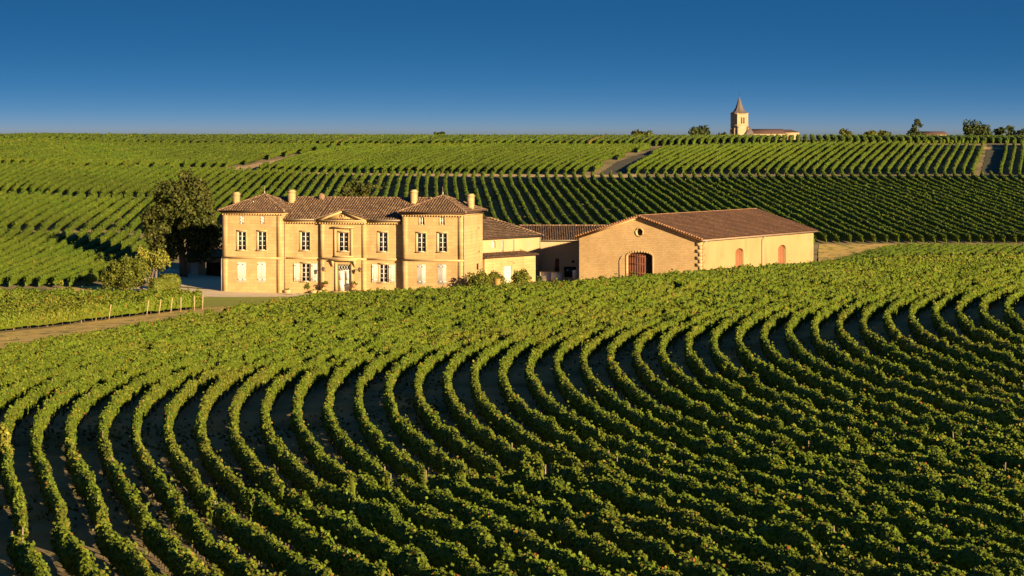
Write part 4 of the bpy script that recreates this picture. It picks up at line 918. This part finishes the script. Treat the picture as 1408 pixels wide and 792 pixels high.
mb.face([FBs.p(BL, 0, -1.8), FBs.p(BL, GW, -1.8), FBs.p(BL, GW, BE), FBs.p(BL, GW/2, BR), FBs.p(BL, 0, BE)]); mb.face([FBg.p(0, 0, -1.8), FBg.p(0, BL, -1.8), FBg.p(0, BL, BE), FBg.p(0, 0, BE)])
mb.build('side_wall', M['plaster'], barn)
# big door: two leaves of boards, the right one dark and set deeper
m_ = (gd_[0]+gd_[1])/2; hw = (gd_[1]-gd_[0])/2
def leaf(u0, u1, v):
    o = MB(); n_ = 7
    for k in range(n_):
        a, b = u0+(u1-u0)*k/n_+.006, u0+(u1-u0)*(k+1)/n_-.006
        o.prism([FBg.p(a, v, -1.2), FBg.p(b, v, -1.2), FBg.p(b, v, big[4](b)), FBg.p(a, v, big[4](a))], FBg.V*.06)
    for z in (.5, 1.6, 2.5): o.box(FBg, u0+.05, u1-.05, v-.03, v, z, z+.12)
    return o
leaf(gd_[0]+.02, m_+hw*.4, .26).build('door_leaf', M['door_red'], barn)['label'] = 'broad red-brown door leaf'
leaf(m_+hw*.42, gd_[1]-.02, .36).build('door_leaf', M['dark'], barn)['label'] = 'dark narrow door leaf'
ar = MB(); pts = [FBg.p(gd_[0]-.22, -.03, -1.2)]+[FBg.p(m_+(hw+.22)*-math.cos(t), -.03, spz+(apz-spz+.22)*math.sin(t)) for t in np.linspace(0, math.pi, 15)]+[FBg.p(gd_[1]+.22, -.03, -1.2)]
inn = [FBg.p(gd_[0], -.03, -1.2)]+[FBg.p(m_+hw*-math.cos(t), -.03, spz+(apz-spz)*math.sin(t)) for t in np.linspace(0, math.pi, 15)]+[FBg.p(gd_[1], -.03, -1.2)]
for i in range(len(pts)-1):
    a_, b_, c_, d_ = pts[i], pts[i+1], inn[i+1], inn[i]; e = (b_-a_)*.012
    MB().prism([a_+e, b_-e, c_-e, d_+e], FBg.V*.13).build('arch_stone', M['stone_plain'], barn)
rg = MB(); rg.tube([FBg.p(oc[0]+.5*math.cos(t), .0, oc[1]+.5*math.sin(t)) for t in np.linspace(0, 2*math.pi, 19)], .09, 6); rg.build('oculus_surround', M['stone_plain'], barn)
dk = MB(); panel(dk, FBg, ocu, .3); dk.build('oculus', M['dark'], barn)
for o in sd:
    d_ = MB(); n_ = 5
    for k in range(n_):
        a, b = o[0]+(o[1]-o[0])*k/n_+.005, o[0]+(o[1]-o[0])*(k+1)/n_-.005; d_.prism([FBs.p(a, .3, -1.2), FBs.p(b, .3, -1.2), FBs.p(b, .3, o[4](b)), FBs.p(a, .3, o[4](a))], FBs.V*.06)
    d_.box(FBs, o[0]+.03, o[1]-.03, .26, .3, .9, 1.0); d_.build('arched_door', M['door_tan'], barn)
# quoins at the lit corner
z = -1.3; k = 0
while z < BE-.3:
    L1, L2 = (.85, .42) if k % 2 else (.42, .8)
    MB().box(FBg, GW-L1, GW+.03, -.035, .02, z+.008, z+.40).box(FBs, .022, L2, -.03, .02, z+.008, z+.40).build('quoin', M['stone_plain'], barn); z += .41; k += 1
# roof: two slopes with a wide rake
ov = .45; rs = (BR-BE)/(GW/2); zE = BE-.05-.35*rs+.12; zR = zE+rs*(GW/2+.35)
e0, e1 = FBs.p(-ov, -.38, zE), FBs.p(BL+ov, -.38, zE); r0, r1 = FBs.p(-ov, GW/2, zR), FBs.p(BL+ov, GW/2, zR); f0, f1 = FBs.p(-ov, GW+.38, zE), FBs.p(BL+ov, GW+.38, zE)
roof(barn, [[e0, e1, r1, r0], [f1, f0, r0, r1]], M['tile_barn'], pitch=.29, r=.10, thick=.16, ridges=[(r0, r1)])
for a_, b_, ox in ((e0, r0, 0), (f0, r0, 0)):
    rb = MB(); k = 26
    for i in range(k):
        p, q = a_+(b_-a_)*i/k, a_+(b_-a_)*(i+1)/k; rb.tube([p+(0, 0, .06), q+(0, 0, .035)], [.13, .11], 6)
    rb.build('verge_tile', M['tile_barn'], barn, kind='stuff')
rk = MB()
for s in (0, 1):
    a_, b_ = (FBg.p(-.02, -.16, BE-.26), FBg.p(GW/2, -.16, BR-.26)) if s == 0 else (FBg.p(GW+.02, -.16, BE-.26), FBg.p(GW/2, -.16, BR-.26))
    rk.prism([a_, b_, b_+(0, 0, .2), a_+(0, 0, .2)], FBg.V*.14)
rk.build('raking_cornice', M['stone_plain'], barn)
c = MB(); c.box(FBs, 0, BL, -.2, .0, BE-.26, BE-.12); c.build('cornice', M['stone_plain'], barn)
g = MB(); g.tube([e0-(0, 0, .12)-FBs.V*.05, e1-(0, 0, .12)-FBs.V*.05], .075, 6); g.build('gutter', M['zinc'], barn)
for u in (.25, FBs.uw(1047, 350)[0]): pipe(barn, [FBs.p(u+.5, -.42, zE-.15), FBs.p(u+.1, -.1, zE-.5), FBs.p(u, -.1, zE-.6), FBs.p(u, -.1, -.5)])
cp = MB(); u0 = gd_[0]-1.0; cp.tube([FBg.p(u0, -.05, -.5), FBg.p(u0, -.05, 2.0), FBg.p(u0+.12, -.05, 2.4), FBg.p(u0+.5, -.05, 2.7)], .045, 5); cp.build('conduit', M['zinc'], barn)

# ---------------------------------------------------------------- outbuilding in the shade of the big tree
FO = Frame((-38.5, 287.5, 0), R(6)); 
ob = empty('outbuilding', FO.p(2, 0, 0), 'low shaded outbuilding with pale wall and dark garage opening under the tree', 'building')
o0, o1_ = FO.uw(256, 370)[0], FO.uw(306, 370)[0]; od = FO.rect(282, 361, 303, 386); od = (od[0], -.3, od[2], od[3]); ow = FO.rect(261, 361, 273, 386); ow = (ow[0], -.3, ow[2], ow[3])
mb = MB(); wall_face(mb, FO, o0, o1_+1.5, -.5, 2.75, openings([od, ow])); 
for u in (o0, o1_+1.5): mb.face([FO.p(u, 0, -.5), FO.p(u, 5, -.5), FO.p(u, 5, 2.75), FO.p(u, 0, 2.75)])
mb.build('wall', M['plaster_wing'], ob); x = MB(); x.box(FO, od[0], od[2], .6, .65, -.4, od[3]); x.build('garage_opening', M['door_red'], ob)
shutter(ob, FO, ow, v=.12, n=5, name='door'); roof(ob, [[FO.p(o0-.3, -.4, 2.78), FO.p(o1_+1.8, -.4, 2.78), FO.p(o1_+1.8, 5.2, 3.9), FO.p(o0-.3, 5.2, 3.9)]], M['tile'])

# ---------------------------------------------------------------- the church on the ridge
CH = 1100.0; FC = Frame(((1013.8-704)/FP*CH, CH, 0), R(-26.5)); zc_ = lambda y: 16.9-(y-190)/FP*CH
church = empty('church', FC.p(2.9, 2.9, 16), 'small stone church with pointed slate spire on the skyline', 'church')
TW = 5.8; zt_ = zc_(155.2); z0_ = 13.0
bh = [( -2.0+TW/2+.75, zc_(170), TW/2-.35, zc_(161.2)), (TW/2+.35, zc_(170), TW/2+1.25, zc_(161.2))]
bh = [arch_open(a, b, c, d-.3, .3, 6) for a, c, b, d in [(TW/2-.95, zc_(170), TW/2-.2, zc_(161.2)), (TW/2+.2, zc_(170), TW/2+.95, zc_(161.2))]]
mb = MB(); wall_face(mb, FC, 0, TW, z0_, zt_, bh, reveal=.6)
for q in ([(0, 0), (0, TW)], [(TW, 0), (TW, TW)], [(0, TW), (TW, TW)]): mb.face([FC.p(*q[0], z0_), FC.p(*q[1], z0_), FC.p(*q[1], zt_), FC.p(*q[0], zt_)])
tw = mb.build('tower', M['church'], church)
x = MB(); [panel(x, FC, o, .5, .1) for o in bh]; x.build('belfry_louver', M['door_red'], tw)
for zz in (zc_(172.6), zt_-.5): MB().box(FC, -.12, TW+.12, -.12, TW+.12, zz, zz+.35).build('string_course', M['church'], tw)
sp_ = MB(); cxy = FC.p(TW/2, TW/2, 0)
def octo(r, z, sq=0.0):
    out = []
    for k in range(8):
        t = math.pi/8+k*math.pi/4; rr = r/math.cos(math.pi/8)*(1+sq*.25)
        q = FC.p(TW/2+rr*math.cos(t), TW/2+rr*math.sin(t), z); out.append(q)
    return out
rings = [octo(TW/2+.45, zt_-.05, .45), octo(TW/2*.80, zt_+1.0, .2), octo(TW/2*.60, zt_+2.2), octo(TW/2*.30, zt_+4.9), octo(.06, zc_(132.3))]
for A_, B_ in zip(rings, rings[1:]):
    for k in range(8): sp_.face([A_[k], A_[(k+1) % 8], B_[(k+1) % 8], B_[k]])
sp_.face(rings[0][::-1]); spire = sp_.build('spire', M['slate'], church)
tp = np.array([cxy[0], cxy[1], zc_(132.3)]); x = MB(); x.tube([tp-(0, 0, .2), tp+(0, 0, 2.5)], [.09, .05], 5); x.tube([tp+(-.5, 0, 1.6), tp+(.5, 0, 1.6)], .05, 4); x.tube([tp+(0, 0, 2.3), tp+(.45, 0, 2.5)], .05, 4); x.build('cross', M['iron'], spire)
x = MB()
for u, v, du in ((-.9, 1.0, .9), (-.9, TW-1.8, .9)): x.prism([FC.p(u, v, z0_), FC.p(u+du, v, z0_), FC.p(u+du, v, zc_(174.5)), FC.p(u, v, zc_(177))], FC.V*.9)
for u in (-.25, TW-.75): x.prism([FC.p(u, -1.1, z0_), FC.p(u, 0, z0_), FC.p(u, 0, zc_(174)), FC.p(u, -1.1, zc_(177))], FC.U*.95)
x.build('buttress', M['church'], church)
x = MB(); x.prism([FC.p(TW-2.9, -2.6, z0_), FC.p(TW+1.3, -2.6, z0_), FC.p(TW+1.3, -2.6, zc_(182.5)), FC.p(TW+.2, -1.3, zc_(174.8)), FC.p(TW-2.9, -2.6, zc_(186.5))], FC.V*2.4); x.build('porch', M['slate'], church)
FN = Frame(FC.p(TW, 1.0, 0), R(-12)); n1 = FN.uw(1079.5, 185)[0]; c1 = FN.uw(1100, 185)[0]; ze, zrg = zc_(183.8), zc_(177.2)
nv = MB(); nv.prism([FN.p(0, 0, z0_), FN.p(n1, 0, z0_), FN.p(n1, 0, ze), FN.p(0, 0, ze)], FN.V*7.0); nv.build('nave', M['church'], church)
roof_ = MB(); roof_.prism([FN.p(-.1, -.3, ze), FN.p(-.1, 7.3, ze), FN.p(-.1, 3.5, zrg)], FN.U*(n1+.3)); roof_.build('nave_roof', M['tile_old'], church)
nv = MB(); nv.prism([FN.p(n1, .8, z0_), FN.p(c1, .8, z0_), FN.p(c1, .8, zc_(182)), FN.p(n1, .8, zc_(182))], FN.V*5.6); nv.build('choir', M['church'], church)
x = MB(); A_, B_, C_, D_ = FN.p(n1, .6, zc_(182)), FN.p(c1+.2, .6, zc_(182)), FN.p(c1+.2, 6.6, zc_(182)), FN.p(n1, 6.6, zc_(182)); t0, t1 = FN.p(n1, 3.5, zc_(178)), FN.p(c1-3.0, 3.5, zc_(178))
for f in ([A_, B_, t1, t0], [B_, C_, t1], [C_, D_, t0, t1], [D_, A_, t0], [D_, C_, B_, A_]): x.face(f)
x.build('choir_roof', M['tile_old'], church)
for px in (1043.5, 1052.5, 1061.5, 1069.5):
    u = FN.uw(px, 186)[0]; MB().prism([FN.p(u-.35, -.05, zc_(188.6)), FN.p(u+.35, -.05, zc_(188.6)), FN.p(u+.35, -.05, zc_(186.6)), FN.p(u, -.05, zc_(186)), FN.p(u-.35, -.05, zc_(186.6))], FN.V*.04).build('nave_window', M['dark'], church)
# houses far along the ridge
FH = Frame(((1268-704)/FP*760, 760, 0), R(-8)); hx = lambda y: 16.9-(y-190)/FP*760
hs_ = empty('farmhouse', FH.p(3, 3, 15), 'low farmhouse roof showing above the ridge beside the conifer', 'house'); L_ = FH.uw(1303, 185)[0]
MB().prism([FH.p(.3, 0, 13), FH.p(L_-.3, 0, 13), FH.p(L_-.3, 0, hx(184.8)), FH.p(.3, 0, hx(184.8))], FH.V*7).build('wall', M['church'], hs_)
x = MB(); x.prism([FH.p(0, -.4, hx(184.8)), FH.p(0, 7.4, hx(184.8)), FH.p(0, 3.5, hx(180.6))], FH.U*L_); x.build('roof', M['tile_old'], hs_)
FS = Frame(((1393-704)/FP*585, 585, 0), R(5)); sx = lambda y: 16.9-(y-190)/FP*585
sh = empty('shed', FS.p(3, 0, 15.5), 'dark low shed behind the vines at the right edge of the ridge', 'shed')
MB().prism([FS.p(0, 0, 14.5), FS.p(8, 0, 14.5), FS.p(8, 0, sx(188)), FS.p(0, 0, sx(188.6))], FS.V*6).build('wall', M['bark'], sh)
MB().prism([FS.p(-.3, -.5, sx(188.8)), FS.p(8.3, -.5, sx(188.2)), FS.p(8.3, 6.5, sx(186)), FS.p(-.3, 6.5, sx(186.4))], np.array((0, 0, .2))).build('roof', M['tile'], sh)
FY = Frame(((1346-704)/FP*580, 580, 0), R(-3)); rw = empty('boundary_wall', FY.p(2, 0, 16), 'low pale boundary wall on the ridge before the dark trees', 'wall'); L_ = FY.uw(1384, 195)[0]
yz = lambda y: 16.9-(y-190)/FP*580
MB().box(FY, 0, L_, 0, .4, 14.5, yz(192.8)).build('wall', M['terracotta'], rw); MB().box(FY, -.05, L_+.05, -.05, .45, yz(192.8), yz(191.9)).build('coping', M['church'], rw)
# ---------------------------------------------------------------- trees and bushes
def crown_leaves(clumps, leaf, dens, squash=1.0):
    """leaves in clumps: each clump (centre, radius) carries leaves over its surface and a few inside"""
    PP = []; NN = []; SS = []
    for c, r in clumps:
        k = max(int(dens*4*math.pi*r*r/(leaf*leaf)), 12); d = rng.normal(0, 1, (k, 3)); d /= np.linalg.norm(d, axis=1, keepdims=True)
        rr = r*rng.uniform(.45, 1.08, k)**.5*(1+.12*np.sin(d[:, 0]*7+c[0])*np.cos(d[:, 2]*6+c[1]))
        PP.append(np.array(c)+d*rr[:, None]*[1, 1, squash]); NN.append(d+rng.normal(0, .55, (k, 3))); SS.append(leaf*rng.uniform(.7, 1.35, k))
    return leaves_np(np.concatenate(PP), np.concatenate(NN), np.concatenate(SS))
def clumps_in(ells, n, rmin, rmax):
    """clump centres spread through the ellipsoids (centre, radii), thicker near the surface"""
    vol = np.array([e[1][0]*e[1][1]*e[1][2] for e in ells]); out = []
    for k in range(n):
        c, r = ells[rng.choice(len(ells), p=vol/vol.sum())]; d = rng.normal(0, 1, 3); d /= np.linalg.norm(d)
        q = rng.uniform(.35, .93); out.append((np.array(c)+d*q*np.array(r), rng.uniform(rmin, rmax)))
    return out
def tree(label, cat, base, ells, trunk_r, n, rr, leaf, dens, material, name='tree', lean=(0, 0), limbs=6, group=None):
    base = np.array(base, float); root = empty(name, base, label, cat, group)
    top = np.mean([e[0] for e in ells], axis=0); cl = clumps_in(ells, n, *rr)
    fork = base+(top-base)*.55+np.array([lean[0], lean[1], 0])*.3
    t = MB(); t.tube([base-(0, 0, .3), base+(top-base)*.25+np.array([lean[0], lean[1], 0])*.2, fork, top], [trunk_r*1.25, trunk_r, trunk_r*.75, trunk_r*.3], 8)
    tk_ = t.build('trunk', M['bark'], root)
    lb = MB()
    for k in range(limbs):
        c = cl[int(rng.integers(len(cl)))][0]; s = base+(fork-base)*rng.uniform(.6, 1.1); m_ = (s+c)/2+rng.normal(0, .15, 3)*np.linalg.norm(c-s)*.4; lb.tube([s, m_, c], [trunk_r*.45, trunk_r*.28, trunk_r*.1], 5)
    if limbs: lb.build('limb', M['bark'], tk_)
    V, F = crown_leaves(cl, leaf, dens); o = mesh_np('crown', V, F, np.full(len(F)//3, 3), material, root); o['kind'] = 'stuff'
    return root
def pt(px, py, D): return np.array([(px-704)/FP*D, D, 16.9-(py-190)/FP*D])
def ell(px, py, D, rx, ry_px, dep=None):
    """ellipsoid measured in the photograph at depth D: half width and half height in its pixels"""
    s = D/FP; return (pt(px, py, D), (rx*s, (dep if dep else rx*.8)*s, ry_px*s))
def gz(px, D): u = (px-704)/FP; return np.array([u*D, D, float(ground(u*D, D))])
D = 283
tree('big broad tree shading the courtyard left of the mansion', 'tree', gz(253, D), [ell(250, 288, D, 44, 44), ell(228, 318, D, 30, 44), ell(272, 322, D, 34, 46), ell(258, 268, D, 34, 28), ell(222, 280, D, 20, 20)], .42, 240, (.55, 1.2), .27, .85, M['tree'], limbs=9)
tree('small tree at the left foot of the big courtyard tree', 'tree', gz(214, 276), [ell(214, 328, 276, 17, 20), ell(210, 352, 276, 18, 24), ell(228, 352, 277, 16, 18)], .14, 46, (.35, .75), .24, .6, M['tree'], limbs=4)
D = 259
tree('wide round dark green bush on a leaning stem left of the clipped hedge', 'bush', gz(200, D), [ell(172, 376, D, 26, 23), ell(190, 372, D, 15, 22), ell(156, 382, D, 12, 16)], .13, 130, (.4, .75), .17, .9, M['bush'], name='bush', lean=(.6, 0), limbs=4)
tree('pale yellow-green feathery tree behind the round bush', 'tree', gz(206, 262), [ell(215, 355, 262, 20, 13), ell(196, 350, 262, 11, 12), ell(228, 364, 262, 11, 9)], .1, 60, (.22, .5), .17, .6, M['bush_yellow'], limbs=6)
D = 288
tree('rounded olive-green tree rising behind the mansion roof', 'tree', gz(496, D), [ell(487, 266, D, 24, 17), ell(510, 264, D, 22, 16), ell(500, 290, D, 34, 22)], .3, 90, (.45, .9), .28, .55, M['tree'], limbs=5)
def clipped(name, label, cat, P0, P1, wd, h, material, leaf=.13, rnd=False):
    """a clipped hedge: tight leaf skin over a solid body"""
    P0, P1 = np.array(P0, float), np.array(P1, float); L = np.linalg.norm(P1-P0); U = (P1-P0)/max(L, 1e-3) if not rnd else np.array([1., 0]); N_ = np.array([U[1], -U[0]])
    z = float(ground(P0[0], P0[1])); root = empty(name, (P0[0], P0[1], z), label, cat)
    k = int((2*(L+wd)*h+L*wd if not rnd else 4*math.pi*wd*wd)/(leaf*leaf)*1.5)
    if rnd:
        d = rng.normal(0, 1, (k, 3)); d /= np.linalg.norm(d, axis=1, keepdims=True); P = np.array([P0[0], P0[1], z+h/2])+d*[wd, wd, h/2]; Nn = d
    else:
        f = rng.choice(5, k, p=np.array([L*h, L*h, wd*h, wd*h, L*wd])/(2*L*h+2*wd*h+L*wd)); a = rng.uniform(0, L, k); b = rng.uniform(-wd/2, wd/2, k); c = rng.uniform(0.05, h, k); Nn = np.zeros((k, 3))
        b = np.where(f == 0, -wd/2, np.where(f == 1, wd/2, b)); a = np.where(f == 2, 0, np.where(f == 3, L, a)); c = np.where(f == 4, h, c)
        Nn[f == 0, :2] = -N_; Nn[f == 1, :2] = N_; Nn[f == 2, :2] = -U; Nn[f == 3, :2] = U; Nn[f == 4, 2] = 1
        P = np.concatenate([P0+U*a[:, None]+N_*b[:, None], (z+c)[:, None]], 1)
    V, F = leaves_np(P+rng.normal(0, .03, (k, 3)), Nn+rng.normal(0, .35, (k, 3)), leaf*rng.uniform(.7, 1.3, k)); o = mesh_np('foliage', V, F, np.full(len(F)//3, 3), material, root); o['kind'] = 'stuff'
    b_ = MB()
    if rnd: b_.tube([(P0[0], P0[1], z), (P0[0], P0[1], z+h*.3), (P0[0], P0[1], z+h*.7), (P0[0], P0[1], z+h*.9)], [wd*.5, wd*.85, wd*.85, wd*.4], 10)
    else:
        q = [P0+N_*(wd/2-.07)+U*.07, P1+N_*(wd/2-.07)-U*.07, P1-N_*(wd/2-.07)-U*.07, P0-N_*(wd/2-.07)+U*.07]; b_.prism([(x, y, z-.1) for x, y in q], np.array((0, 0, h)))
    b_.build('hedge_body', material, root); return root
g_ = lambda px, D: ((px-704)/FP*D, D)
clipped('hedge', 'clipped box hedge with a sunlit end beside the round bush', 'hedge', g_(208, 257), g_(234, 259), .95, 1.75, M['bush'])
clipped('hedge', 'taller clipped hedge just behind the front clipped hedge', 'hedge', g_(222, 262), g_(241, 263), .9, 1.9, M['bush'])
clipped('topiary', 'rounded clipped topiary at the end of the hedges by the driveway', 'topiary', g_(243, 265), g_(243, 265), .5, 1.75, M['bush'], rnd=True)
def bush(label, px, D, w_px, top_y, material=None, n=22, leaf=.16, name='bush', cat='bush', rr=(.25, .5)):
    b = gz(px, D); top = pt(px, top_y, D)[2]; h = top-b[2]; s = D/FP*w_px/2
    root = empty(name, b, label, cat); cl = clumps_in([((b[0], b[1], b[2]+h*.48), (s*.85, s*.75, h*.42))], n, rr[0]*min(1, s), rr[1]*min(1.2, s))
    V, F = crown_leaves(cl, leaf, .62); o = mesh_np('foliage', V, F, np.full(len(F)//3, 3), material or M['bush'], root); o['kind'] = 'stuff'
    MB().tube([b-(0, 0, .1), b+(0, 0, h*.5)], [.06, .04], 5).build('stem', M['bark'], root); return root
bush('large round bush at the right corner of the mansion', 659, 256, 41, 369, n=75)
bush('leafy bush behind the large round bush, beside the white door', 680, 266, 30, 369.5, n=45)
bush('round bush right of the white lean-to door', 716, 270, 30, 368, n=60)
bush('small dark bush at the foot of the pale garden wall', 741, 290, 10, 377, M['tree_dark'], n=14)
bush('low bush standing against the barn gable', 824, 284, 21, 376.5, n=22)
bush('tiny shrub near the quoined corner of the barn', 977, 282, 5, 373, n=6, rr=(.3, .6))
bush('bushy vine stump end at the left edge of the driveway garden', 84, 262, 9, 383, M['bush_yellow'], n=9)
bush('small bush at the far end of the barn wall', 1060, 283, 7, 370, M['tree_dark'], n=7)
bush('rounded bush spilling over the left edge below the curved rows', 3, 108, 36, 575, M['bush_yellow'], n=80, leaf=.12, rr=(.22, .4))
# sapling, flower baskets, pots before the facade
b = gz(422.5, 257.5); sp2 = empty('sapling', b, 'small standard sapling before the left middle window', 'sapling')
MB().tube([b-(0, 0, .1), b+(0, 0, .9)], .03, 5).build('stem', M['bark'], sp2); V, F = crown_leaves(clumps_in([(b+(0, 0, 1.15), (.36, .36, .36))], 9, .12, .24), .13, .6); o = mesh_np('crown', V, F, np.full(len(F)//3, 3), M['bush'], sp2); o['kind'] = 'stuff'
for u, lab in ((a_ := FM.uw(449.5, 388, VC)[0], 'planted basket left of the white front door'), (FM.uw(489, 390, VC)[0], 'planted basket right of the white front door')):
    p = FM.p(u, VC-.6, FM.uw(450, 391, VC)[1]); rt = empty('planter', p, lab, 'planter'); q = MB(); q.tube([(p[0], p[1], -.1), p+(0, 0, -.25)], .04, 5); q.tube([p+(0, 0, -.25), p+(0, 0, .05)], [.16, .28], 8); q.build('bowl', M['terracotta'], rt)
    V, F = crown_leaves(clumps_in([(p+(0, 0, .2), (.34, .3, .16))], 7, .1, .2), .12, .6); o = mesh_np('foliage', V, F, np.full(len(F)//3, 3), M['bush'], rt); o['kind'] = 'stuff'
for px, lab in ((395, 'low stone trough below the left pavilion downpipe'), (431.5, 'pale stone trough left of the front door steps'), (441.5, 'second pale stone trough beside the front door steps')):
    u = FM.uw(px, 400, VM-.6)[0]; rt = empty('stone_trough', FM.p(u, VM-.8, 0), lab, 'trough'); q = MB(); q.prism([FM.p(u-.35, VM-.85, 0), FM.p(u+.35, VM-.85, 0), FM.p(u+.4, VM-.85, .38), FM.p(u-.4, VM-.85, .38)], FM.V*.45); q.build('basin', M['stone_plain'], rt)
    V, F = crown_leaves(clumps_in([(FM.p(u, VM-.62, .42), (.3, .15, .08))], 4, .08, .13), .1, .6); o = mesh_np('plant', V, F, np.full(len(F)//3, 3), M['bush'], rt); o['kind'] = 'stuff'
# barrel by the garden wall, crate, post and flowers near the barn
b = gz(746.5, 296); rt = empty('barrel', b, 'dark wooden barrel in front of the pale garden wall', 'barrel')
MB().tube([b+(0, 0, 0), b+(0, 0, .35), b+(0, 0, .7), b+(0, 0, 1.05)], [.36, .45, .45, .36], 14).build('staves', M['bark'], rt)
for z in (.2, .8): MB().tube([b+(0, 0, z), b+(0, 0, z+.07)], .455, 14).build('hoop', M['iron'], rt)
b = gz(684, 258); Fq = Frame(b, R(15)); rt = empty('planter_box', b, 'yellow-ochre planter box between the bushes by the mansion', 'planter'); h_ = pt(684, 383.5, 258)[2]-b[2]
MB().box(Fq, -.28, .28, -.28, .28, 0, h_).build('box', M['ochre'], rt); MB().box(Fq, -.33, .33, -.33, .33, h_-.1, h_+.02).build('rim', M['ochre'], rt)
b = gz(987, 280); rt = empty('hydrant_post', b, 'short rust-red marker post standing by the cream barn wall', 'post'); t_ = pt(987, 370, 280)[2]-b[2]
MB().tube([b, b+(0, 0, t_*.72)], .07, 6).build('shaft', M['door_red'], rt); MB().tube([b+(0, 0, t_*.7), b+(0, 0, t_*.8), b+(0, 0, t_*.93), b+(0, 0, t_)], [.09, .17, .15, .05], 8).build('cap', M['door_red'], rt)
b = gz(1057, 283); b[2] = pt(1057, 376, 283)[2]; rt = empty('flower_bed', b, 'clump of pale pink flowers at the barn wall', 'flowers'); V, F = crown_leaves(clumps_in([(b+(0, 0, .1), (.5, .3, .3))], 9, .1, .22), .12, .6); o = mesh_np('blossom', V, F, np.full(len(F)//3, 3), M['flower'], rt); o['kind'] = 'stuff'
# trees on the skyline
def sky_tree(label, px0, px1, top, D, material='tree_dark', n=26, base_y=189, group=None):
    w_ = (px1-px0)/2; m_ = (px0+px1)/2; h = (base_y-top)/2; b = gz(m_, D)
    es = [ell(m_+sx_*w_*.42, base_y-h*rng.uniform(.85, 1.2), D, w_*rng.uniform(.6, .7), h*rng.uniform(.65, .8)) for sx_ in (-1, 1, .2)]+[ell(m_, top+h*.8, D, w_*.6, h*.75), ell(m_, base_y-h*.5, D, w_*.9, h*.6)]
    s = D/FP; r0 = max(w_*s*.2, .25)
    tree(label, 'tree', b, es, .3, n, (r0, r0*1.9), max(.0009*D, .3), .85, M[material], limbs=3)
sky_tree('tiny clump-like tree on the skyline above the mansion pavilion', 594, 603, 181.6, 900, n=12, base_y=188)
sky_tree('second tiny tree close beside it on the skyline above the mansion', 601, 613, 180.6, 905, n=14, base_y=188)
sky_tree('low rounded tree on the skyline above the grey path', 868, 896, 180.3, 850, 'tree', n=24, base_y=189)
sky_tree('dark dome-shaped tree on the skyline left of the church', 945, 980, 173, 1000, n=34, base_y=190)
sky_tree('small tree between the dome-shaped tree and the church', 985, 1001, 182, 1050, n=14, base_y=190)
sky_tree('pale airy tree on the skyline right of the church', 1152, 1172, 176.3, 800, 'tree', n=20, base_y=190)
sky_tree('low spreading tree on the skyline halfway from church to conifer', 1186, 1206, 179, 800, 'tree', n=20, base_y=190)
sky_tree('twin low tree touching the spreading tree on its right', 1203, 1224, 178.2, 805, 'tree', n=20, base_y=190)
sky_tree('big dark broad tree on the skyline near the right edge', 1322, 1366, 167, 640, n=44, base_y=195)
sky_tree('dark tree right of the big broad skyline tree', 1364, 1384, 171, 645, n=26, base_y=195)
sky_tree('pointed dark tree before the shed on the skyline', 1380, 1398, 170, 640, n=26, base_y=195)
sky_tree('dark tree cut off by the right edge of the photo', 1397, 1424, 173, 645, n=26, base_y=195)
def conifer(label, px, top, base_y, half, D):
    b = gz(px, D); s = D/FP; z1 = pt(px, top, D)[2]; z0 = pt(px, base_y, D)[2]; root = empty('conifer', b, label, 'tree')
    MB().tube([b, (b[0], b[1], z1)], [.3, .04], 6).build('trunk', M['bark'], root); cl = []
    for k in range(16):
        f = k/16; r = half*s*(1-f)**.85; z = z0+(z1-z0)*f
        for j in range(max(int(9*(1-f)), 3)):
            t = rng.uniform(0, 6.28); q = rng.uniform(.55, 1.0); cl.append(((b[0]+r*q*math.cos(t), b[1]+r*q*math.sin(t), z-.15*r*q), .5+.35*(1-f)))
    V, F = crown_leaves(cl, .38, .8, .6); o = mesh_np('crown', V, F, np.full(len(F)//3, 3), M['tree_dark'], root); o['kind'] = 'stuff'
conifer('pointed conifer on the skyline beside the farmhouse roof', 1261, 163, 190, 16, 720)
